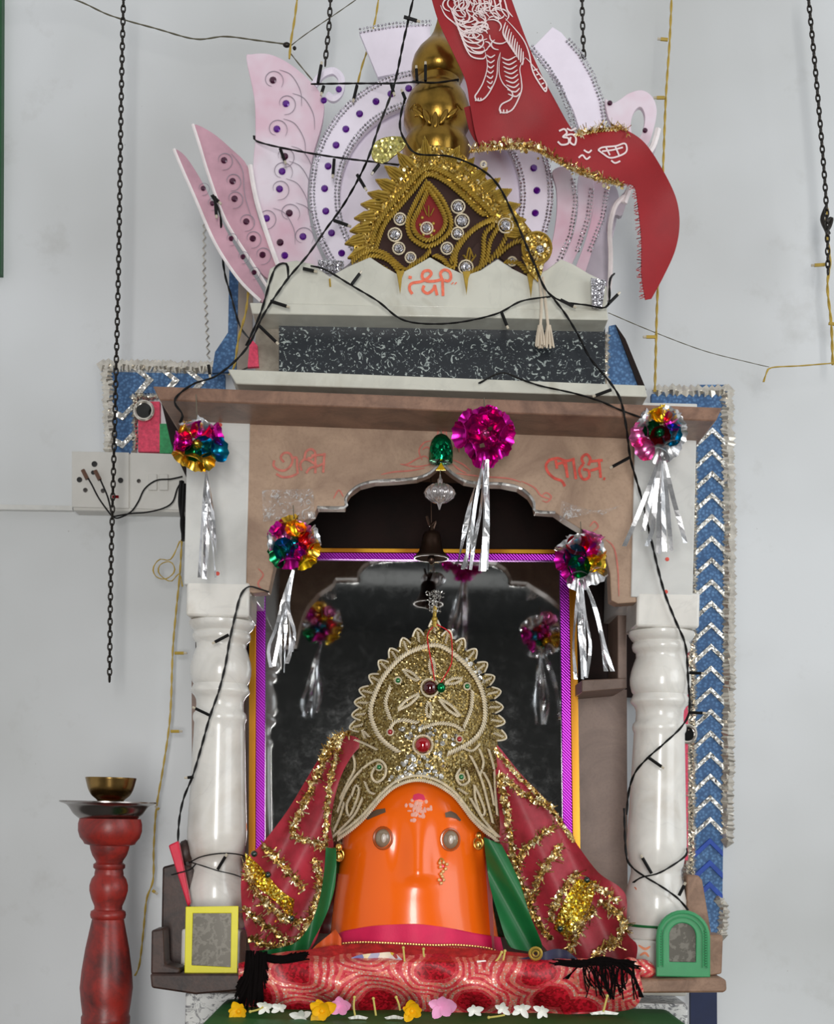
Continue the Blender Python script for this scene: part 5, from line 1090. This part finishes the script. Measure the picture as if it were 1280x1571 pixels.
# ================================================================ foil flower pendants
def foil_flower(label, x, y, r, cols, streams, Y, top, seed, thread=True, n=14, center=None):
    random.seed(seed)
    t = thing('foil_flower_pendant', label, 'decoration', W(x, y, Y), 'foil flowers hanging round the arch')
    k_ = S(Y)*r
    for i in range(n):
        if i < 5: a = 2*math.pi*i/5+seed; rad = 0.34; dep = -0.75
        else: a = 2*math.pi*(i-5)/(n-5)+0.4; rad = 0.70; dep = -0.30
        c = W(x+math.cos(a)*r*rad, y-math.sin(a)*r*rad, Y)+Vector((0, dep*k_*0.5, 0))
        a += random.uniform(-.3, .3); dep += random.uniform(-.25, .25); rad += random.uniform(-.12, .12); c += Vector((random.uniform(-1, 1), random.uniform(-1, 1), random.uniform(-1, 1)))*k_*0.09
        ax = Vector((math.cos(a)*rad, dep, math.sin(a)*rad)).normalized(); u = ax.orthogonal().normalized(); v = ax.cross(u); vs = []; sg = 18; cr_ = k_*(0.38 if i < 5 else 0.42)*random.uniform(0.85, 1.15)
        for j in range(5):
            tt = j/4; rr = cr_*(0.12+0.88*tt**0.7)
            for q in range(sg):
                an = 2*math.pi*q/sg; w2 = rr*(1+0.05*tt*math.cos(an*8)); lift = cr_*0.95*tt**1.3 - cr_*0.55 + cr_*0.05*tt*math.cos(an*8)
                vs.append(c+(u*math.cos(an)+v*math.sin(an))*w2+ax*lift)
        nv = len(vs); vs += [p+ax*0.0006 for p in vs]
        fs = [(j*sg+q, j*sg+(q+1) % sg, (j+1)*sg+(q+1) % sg, (j+1)*sg+q) for j in range(4) for q in range(sg)]
        fs += [tuple(nv+w_ for w_ in f[::-1]) for f in fs]; fs.append(tuple(range(sg))); fs += [(4*sg+q, 4*sg+(q+1) % sg, nv+4*sg+(q+1) % sg, nv+4*sg+q) for q in range(sg)]
        part('foil_petal', MB().add(vs, fs), FO[cols[i % len(cols)]], t, ang=60)
    part('flower_heart', MB().pell(x, y, Y-k_*0.3, r*0.2, r*0.2, r*0.3, 10, 8), FO[center or cols[0]], t)
    for s_ in streams:
        Q = resample(sm(s_, 5), 14); vs = []; ph = random.uniform(0, 6); tw = random.uniform(-1, 1)*1.6; wp = random.uniform(2.6, 4.2)*S(Y)
        for i, q in enumerate(Q):
            p = W(q.x, q.y, Y+0.004*math.sin(ph+i*0.5)); an = tw*math.sin(i*0.28+ph); d = Vector((math.cos(an), math.sin(an), 0))*wp*(0.55+0.45*min(1, i/4))
            vs += [p-d, p+d, p+d+Vector((0, 0.0005, 0.0)), p-d+Vector((0, 0.0005, 0))]
        fs = []
        for i in range(len(Q)-1):
            a = i*4; b = a+4
            for j in range(4): fs.append((a+j, a+(j+1) % 4, b+(j+1) % 4, b+j))
        fs.append((0, 1, 2, 3)); e_ = len(vs); fs.append((e_-4, e_-3, e_-2, e_-1))
        part('foil_streamer', MB().add(vs, fs), FO['silver'], t, smooth=False)
    if thread: part('thread', MB().ptube([(x-2, top), (x, y-r*0.3)], Y, 0.7, 4, 1), M['greycord'], t)
    return t
ML = ['gold', 'green', 'mag', 'teal', 'pink', 'silver', 'gold', 'mag', 'silver', 'teal', 'gold', 'silver', 'mag', 'blue', 'gold', 'pink']
foil_flower('multicoloured foil flower with silver streamers hanging in front of the left pier', 303, 682, 41, ['gold', 'mag', 'green', 'teal', 'mag', 'mag', 'silver', 'silver', 'gold', 'mag', 'gold', 'gold', 'gold', 'teal', 'blue', 'pink'],
            [[(317, 722), (312, 780), (308, 840), (306, 886)], [(317, 722), (315, 780), (314, 888)], [(318, 722), (320, 790), (316, 885)], [(318, 722), (324, 760), (330, 830), (341, 885)], [(318, 722), (322, 790), (331, 886)]], -0.14, 605, 2)
foil_flower('magenta foil flower with silver streamers hanging over the arch', 745, 666, 43, ['mag'], [[(742, 705), (725, 760), (712, 820), (702, 868)], [(743, 705), (730, 770), (722, 830), (710, 873)], [(744, 705), (738, 780), (728, 830), (722, 874)], [(746, 705), (744, 780), (738, 876)], [(748, 705), (746, 780), (742, 876)],
            [(748, 705), (748, 780), (746, 874)], [(744, 705), (732, 760), (720, 820), (716, 872)]], -0.13, 610, 5, center='pink')
foil_flower('multicoloured foil flower with widely fanned silver streamers in front of the right pier', 1012, 664, 42, ['green', 'red', 'teal', 'mag', 'yellow', 'silver', 'silver', 'yellow', 'silver', 'pink', 'pink', 'silver', 'silver', 'silver', 'silver', 'blue'],
            [[(1013, 702), (995, 750), (975, 800), (958, 838)], [(1014, 702), (1006, 760), (1002, 810), (992, 838)], [(1016, 702), (1012, 770), (1010, 848)], [(1017, 702), (1016, 770), (1012, 850)], [(1018, 702), (1024, 770), (1030, 845)], [(1019, 702), (1032, 760), (1046, 810), (1052, 833)], [(1018, 702), (1018, 780), (1020, 846)], [(1016, 702), (1000, 760), (987, 815)]], -0.14, 626, 3)
foil_flower('multicoloured foil flower with twisted streamers hanging at the left side of the arch opening', 452, 835, 41, ['teal', 'mag', 'red', 'yellow', 'pink', 'silver', 'pink', 'gold', 'mag', 'silver', 'green', 'mag', 'yellow', 'gold', 'yellow', 'teal'],
            [[(450, 874), (438, 910), (425, 960), (412, 995), (416, 1024)], [(450, 874), (440, 920), (430, 970), (432, 1028)], [(451, 874), (440, 920), (438, 980), (436, 1032)], [(451, 874), (442, 930), (452, 970), (448, 1000)], [(450, 874), (436, 920), (432, 960), (420, 1022)], [(450, 874), (442, 920), (446, 990), (440, 1018)]], -0.06, 775, 4)
foil_flower('multicoloured foil flower with split streamers hanging at the right side of the arch opening', 893, 856, 42, ['mag', 'red', 'teal', 'green', 'yellow', 'silver', 'pink', 'silver', 'silver', 'mag', 'mag', 'silver', 'silver', 'gold', 'pink', 'silver'],
            [[(889, 890), (884, 940), (880, 990), (884, 1042)], [(891, 890), (890, 950), (892, 1000), (894, 1042)], [(893, 890), (898, 940), (906, 990), (900, 1040)], [(896, 890), (912, 930), (924, 980), (930, 1030)], [(897, 890), (916, 940), (928, 990), (940, 1030)], [(890, 890), (896, 960), (898, 1038)]], -0.06, 800, 7)
# cellophane wrappers
ce = N('clear_cellophane').set(0.08, 0, 1.0, 1.0); ce.color((0.9, 0.9, 0.9)); nz = ce.noise(60, 3, 0.6, dist=2); ce.bump(nz.outputs[0], 1.0, 0.012)
ce.link(ce.ramp(nz.outputs[0], [(0.52, (0.06,)*3), (0.62, (0.6,)*3)]), ce.b.inputs['Alpha'])
for A, B, lb in (([(402, 752), (404, 800)], [(480, 750), (484, 795)], 'crumpled clear cellophane wrapper above the foil flower at the left side of the opening'), ([(862, 768), (858, 800)], [(925, 790), (955, 775)], 'torn clear cellophane wrapper above the foil flower at the right side of the opening')):
    solo('cellophane_wrapper', MB().strip(A, B, 14, 24, lambda x, y: -0.03+0.006*math.sin(x/4.5+y/7)+0.005*math.sin(y/5-x/9), 0.0008), ce.mat, lb, 'wrapper', ang=30)
# pendant with green foil bell and glass drop
gp = thing('green_bell_pendant', 'green foil bell pendant with a fluted clear drop at the arch apex', 'decoration', W(677, 782, -0.03))
gk = -0.03
part('foil_bell', plathe(677, 688, gk, [(18, 709), (18.5, 700), (18, 688), (15, 676), (9, 669), (3, 666)], 20), M['green_foil'], gp, ang=30)
part('foil_tag', MB().prism([(669, 721), (677, 710), (684, 721)], gk-0.002, gk+0.002), FO['yellow'], gp)
vs = MB(); X0 = W(675, 755, gk).x; kk = S(gk); sg = 48; PV = [(1, 728), (2, 734), (4, 736), (4, 742), (12, 744), (20, 750), (23, 757), (20, 764), (12, 770), (4, 773), (3, 776), (1, 782)]
v_ = []
for r, y in PV:
    for q in range(sg):
        a = 2*math.pi*q/sg; rr = r*kk*(1+(0.09*math.cos(a*12) if r > 8 else 0)); v_.append((X0+rr*math.cos(a), gk+rr*math.sin(a), W(675, y, gk).z))
vs.add(v_, [(i*sg+q, i*sg+(q+1) % sg, (i+1)*sg+(q+1) % sg, (i+1)*sg+q) for i in range(len(PV)-1) for q in range(sg)])
cg = N('silvery_clear_plastic').set(0.08, 0.35, 0.8); cg.color(lin((196, 190, 190))); cg.b.inputs['Transmission Weight'].default_value = 0.5
part('fluted_drop', vs, cg.mat, gp, ang=70)
part('thread', MB().ptube([(677, 660), (677, 670)], gk, 0.8).ptube([(676, 718), (675, 732)], gk, 0.8), M['greycord'], gp)
bl = thing('brass_bell', 'small dark brass bell hanging in the shade behind the arch', 'bell', W(663, 868, 0.08))
dkb = plain('dark_bronze', (84, 66, 56), 0.3, 0.9, var=0.2)
b2 = plathe(662, 840, 0.10, [(26, 856), (25, 854), (19, 846), (15, 832), (14, 822), (11, 817), (4, 814), (3, 808)], 32, cap=False)
part('bell_body', b2, dkb, bl, ang=50)
part('bell_rim', MB().tube([Vector((W(662, 856, 0.10).x+26*S(0.1)*math.cos(a*math.pi/16), 0.10+26*S(0.1)*math.sin(a*math.pi/16), W(662, 856, 0.10).z)) for a in range(32)], 1.6*S(0.1), 6, closed=True), plain('worn_bell_rim', (110, 100, 92), 0.4, 0.8), bl)
part('clapper', MB().ptube([(662, 822), (662, 852)], 0.10, 1.6).pell(662, 858, 0.10, 6, 8, 6, 12, 8), dkb, bl)
part('hanger', MB().ptube([(655, 792), (660, 806), (668, 800), (664, 812)], 0.10, 2.4).ptube([(662, 600), (661, 700), (662, 806)], 0.10, 0.9), dkb, bl)

# ================================================================ fairy lights, cords
random.seed(21)
def fairy(label, pts, Y, r=1.9, bulbs=(), twist=True, mat='black', nm='fairy_light_string', cat='fairy lights'):
    t = thing(nm, label, cat, W(pts[0][0], pts[0][1], pts[0][2] if len(pts[0]) > 2 else yv(Y, *pts[0][:2])))
    P = [tuple(p) if len(p) > 2 else (p[0], p[1], yv(Y, p[0], p[1])) for p in pts]
    Q = [tuple(q) for q in resample([Vector(p) for p in sm(P, 6)], max(8, int(plen([p[:2] for p in P])/5)))]
    w_ = [W(*q) for q in Q]; mb = MB()
    if twist:
        for ph in (0, math.pi):
            mb.tube([p+Vector((math.cos(ph+i*0.75), math.sin(ph+i*0.75), 0))*r*0.5*S(0) for i, p in enumerate(w_)], r*0.62*S(0), 5)
    else: mb.tube(w_, r*S(0), 6)
    part('wire', mb, M[mat], t)
    for b in bulbs:
        x0, y0, x1, y1 = b; Yb = min(Q, key=lambda q: (q[0]-x0)**2+(q[1]-y0)**2)[2]
        dx, dy = x1-x0, y1-y0; l = math.hypot(dx, dy); s_ = part('bulb', MB().ptube([(x0, y0), (x1, y1)], Yb-0.002, 2.6, n=1), M[mat], t)
        part('bulb_tip', MB().ptube([(x1-dx/l, y1-dy/l), (x1+dx/l*5, y1+dy/l*5)], Yb-0.002, 2.0, n=1), M['bulb'], s_)
    return t
fairy('black fairy light string running from the top down left across the lotus', [(636, -10, -0.09), (620, 60, -0.09), (605, 130, -0.1), (583, 190, -0.08), (562, 250, -0.06), (530, 310, 0.03), (500, 352, 0.03), (472, 392, -0.06), (440, 430, -0.06), (405, 482, -0.07), (378, 535, -0.1), (335, 575, -0.11), (295, 590, -0.13), (268, 614, -0.13), (280, 636, -0.135), (276, 648, -0.13)], 0,
      bulbs=((620, 26, 640, 32), (548, 268, 560, 288), (512, 338, 534, 346), (600, 128, 604, 142), (415, 462, 440, 470), (398, 500, 424, 525), (320, 560, 322, 575)))
fairy('black fairy light string crossing level behind the neck of the finial', [(478, 129, 0.1), (540, 128, 0.09), (600, 128, 0.05), (636, 126, 0.0), (668, 127, -0.01), (704, 122, 0.0)], 0, bulbs=((488, 127, 493, 100), (548, 131, 543, 152), (640, 124, 639, 106), (653, 124, 653, 100), (497, 132, 494, 142)))
fairy('black fairy light string crossing from the tall petal to the gold crest', [(390, 208, 0.12), (393, 216, 0.12), (420, 224, 0.1), (470, 234, 0.08), (520, 242, 0.06), (570, 248, 0.02), (612, 253, -0.02)], 0, bulbs=((430, 228, 437, 247), (513, 244, 511, 268), (582, 252, 573, 264)))
fairy('black fairy light string winding from the finial down over the gold crest to the marble', [(622, 150, -0.01), (616, 172, -0.01), (614, 196, -0.01), (622, 216, -0.01), (640, 236, -0.03), (690, 240, -0.03), (735, 258, -0.03), (765, 285, -0.03), (790, 335, -0.03), (805, 370, -0.06), (820, 405, -0.065), (838, 445, -0.065), (862, 462, -0.06), (900, 468, -0.06), (932, 470, -0.06), (936, 430, -0.03), (943, 420, 0.0)], 0,
      bulbs=((622, 152, 618, 142), (934, 466, 948, 452), (860, 460, 880, 470)))
fairy('black fairy light string drooping across the left half of the marble crest', [(478, 408, -0.05), (500, 414, -0.06), (540, 438, -0.06), (580, 462, -0.07), (622, 492, -0.06), (690, 496, -0.06), (760, 482, -0.06), (800, 462, -0.06), (845, 455, -0.06)], 0, bulbs=((540, 436, 552, 420), (770, 480, 778, 500), (465, 412, 482, 416)))
fairy('black fairy light string coming off the slab and down over the right pier and pillar', [(845, 452, -0.062), (868, 482, -0.062), (888, 515, -0.06), (906, 550, -0.07), (935, 585, -0.11), (953, 615, -0.135), (962, 660, -0.13), (968, 705, -0.08), (985, 765, -0.02), (1000, 830, -0.015), (1012, 880, -0.01), (1022, 915, -0.01), (1038, 955, -0.01), (1052, 990, 0.0), (1056, 1040, 0.01), (1058, 1090, 0.01), (1046, 1115, -0.0), (1020, 1140, -0.02), (995, 1162, -0.02), (975, 1185, 0.0), (965, 1215, 0.03), (962, 1250, 0.04)], 0,
      bulbs=((938, 598, 914, 607), (966, 702, 940, 716), (1058, 1032, 1076, 1033), (1058, 1093, 1078, 1094), (995, 1162, 1015, 1176)))
fairy('black fairy light string lying on the ledge and running to the right foil flower', [(735, 588, -0.1), (770, 572, -0.1), (800, 582, -0.1), (830, 592, -0.1), (880, 603, -0.11), (920, 615, -0.13), (950, 628, -0.13), (982, 640, -0.13)], 0, bulbs=())
fairy('black fairy light string crossed over the foot of the right pillar', [(958, 1240, 0.03), (961, 1310, 0.01), (970, 1330, -0.0), (990, 1345, -0.01), (1015, 1360, -0.02), (1040, 1378, -0.01), (1056, 1396, 0.0)], 0, bulbs=((1000, 1340, 986, 1316), (1042, 1374, 1050, 1358)))
fairy('black wire crossing rising to the right over the foot of the right pillar', [(972, 1354, 0.0), (985, 1346, -0.01), (1010, 1340, -0.015), (1035, 1326, -0.01), (1053, 1312, 0.01), (1054, 1302, 0.03)], 0, bulbs=())
fairy('black fairy light string wrapped round the capital and down the left pillar', [(412, 908, -0.01), (400, 904, -0.015), (382, 900, -0.02), (370, 912, -0.02), (362, 940, -0.02), (352, 985, -0.02), (346, 1020, -0.02), (336, 1060, -0.02), (322, 1100, -0.02), (308, 1150, -0.01), (296, 1190, -0.01), (282, 1225, 0.0), (275, 1260, 0.0), (273, 1300, 0.0)], 0, bulbs=((351, 974, 330, 985), (321, 1097, 300, 1087), (297, 1192, 288, 1193)))
fairy('thin black wires looped round the foot of the left pillar', [(290, 1324, 0.0), (310, 1314, -0.01), (345, 1309, -0.01), (376, 1314, 0.02), (380, 1330, 0.05)], 0, r=1.1, twist=False, bulbs=())
fairy('thin black wires sagging round the foot of the left pillar', [(290, 1322, 0.0), (310, 1328, -0.012), (335, 1336, -0.015), (360, 1342, -0.01), (376, 1350, 0.01), (380, 1365, 0.05)], 0, r=1.4, bulbs=((334, 1334, 346, 1314),))
fairy('black wire tied across the crimson bar at the left pillar', [(264, 1342, -0.02), (275, 1339, -0.035), (292, 1334, -0.02), (300, 1326, 0.0)], 0, r=1.6, bulbs=())
fairy('black fairy light string behind the two leftmost lotus petals', [(325, 300, 0.04), (338, 330, 0.04), (340, 375, 0.1), (345, 420, 0.2), (355, 455, 0.2), (368, 500, 0.2), (385, 522, 0.05)], 0, bulbs=((330, 302, 332, 330), (326, 300, 336, 310)))
fairy('black fairy light loop standing up left of the marble crest', [(378, 530, -0.09), (400, 480, -0.07), (415, 430, -0.05), (425, 408, -0.05), (440, 405, -0.05), (442, 425, -0.055)], 0, bulbs=())
solo('green_band', MB().tube([Vector((XR+0.0545*math.cos(a*math.pi/20), PY+0.0545*math.sin(a*math.pi/20), W(1010, 1419, PY).z)) for a in range(40)], 0.0028, 6, closed=True), GR_, 'thin green cloth band tied round the foot of the right pillar', 'band')
def cordo(label, pts, Y, r, mat='yellowcord', nm='yellow_cord', bulbs=(), cat='cord'):
    return fairy(label, pts, Y, r, bulbs, True, mat, nm, cat)
cordo('yellow cord hanging from the top to the tall lotus petal', [(457, -10), (452, 30), (447, 60), (444, 90)], 0.14, 2)
cordo('yellow cord coming down behind the lotus top left', [(582, -10), (576, 30), (566, 70), (556, 100), (549, 128)], 0.24, 1.8)
cordo('yellow light cord hanging straight down right of the flag', [(1031, -10, 0.2), (1028, 60, 0.2), (1022, 150, 0.2), (1018, 250, 0.2), (1012, 380, 0.15), (1008, 480, 0.1), (1006, 560, 0.0), (1005, 600, -0.1)], 0, 2.1, bulbs=((1025, 61, 1014, 60), (1020, 150, 1008, 150), (1006, 517, 992, 517)))
cordo('yellow light cord falling behind the left pillar down to the shelf', [(279, 828), (276, 880), (270, 940), (265, 1000), (261, 1100), (250, 1180), (240, 1240), (236, 1300), (235, 1350), (225, 1380), (220, 1430), (214, 1480), (207, 1497)], 0.36, 1.9, bulbs=((268, 1002, 282, 1002), (262, 1122, 275, 1122), (244, 1242, 242, 1240), (234, 1366, 238, 1369)))
cordo('yellow cord coiled in a knot beside the left pier', [(276, 830), (262, 858), (245, 858), (235, 872), (240, 885), (255, 888), (268, 876), (262, 862), (246, 866), (244, 880), (262, 892), (275, 880), (280, 900)], 0.34, 1.3)
cordo('yellow cord behind the left end of the marble ledge', [(381, 448), (377, 480), (366, 520), (360, 560), (352, 575)], 0.1, 2)
cordo('brown yellow light cord at the far right edge', [(1270, 320), (1268, 350), (1274, 400), (1270, 440), (1276, 500), (1278, 560)], 0.3, 2.4, bulbs=((1266, 406, 1250, 407), (1272, 496, 1284, 498)))
solo('cord_knot', MB().ptube([(1268, 318), (1262, 336), (1270, 352), (1276, 336), (1266, 344), (1272, 360)], 0.28, 3.4), M['chain'], 'dark knot on the chain at the far right edge', 'knot')
cordo('taut twine across the upper left wall ending at a knot', [(-10, 4), (0, -2), (100, -4), (170, 24), (240, 44), (300, 60), (345, 56), (395, 62), (440, 68)], 0.3, 1.7, 'greycord', 'grey_twine')
cordo('twine rising from the knot to the top right', [(444, 72), (470, 52), (520, 18), (560, -10)], 0.26, 1.0, 'greycord', 'grey_twine')
cordo('twine dropping from the knot to the level light string', [(446, 82), (462, 102), (482, 126)], 0.2, 1.3, 'greycord', 'grey_twine')
solo('twine_knot', MB().pell(440, 69, 0.27, 6, 4, 4).pell(452, 74, 0.27, 3, 3, 3), M['chain'], 'small dark knot where the upper left twines meet', 'knot')
cordo('thin string from the marble slab to the right edge of the wall', [(934, 480, 0.0), (1000, 508, 0.1), (1080, 538, 0.2), (1150, 556, 0.26), (1180, 563, 0.28)], 0, 0.9, 'greycord', 'thin_string')
cordo('yellow cord tied to the thin string at the right edge', [(1290, 556), (1230, 561), (1184, 564), (1176, 574), (1172, 586)], 0.28, 1.8)
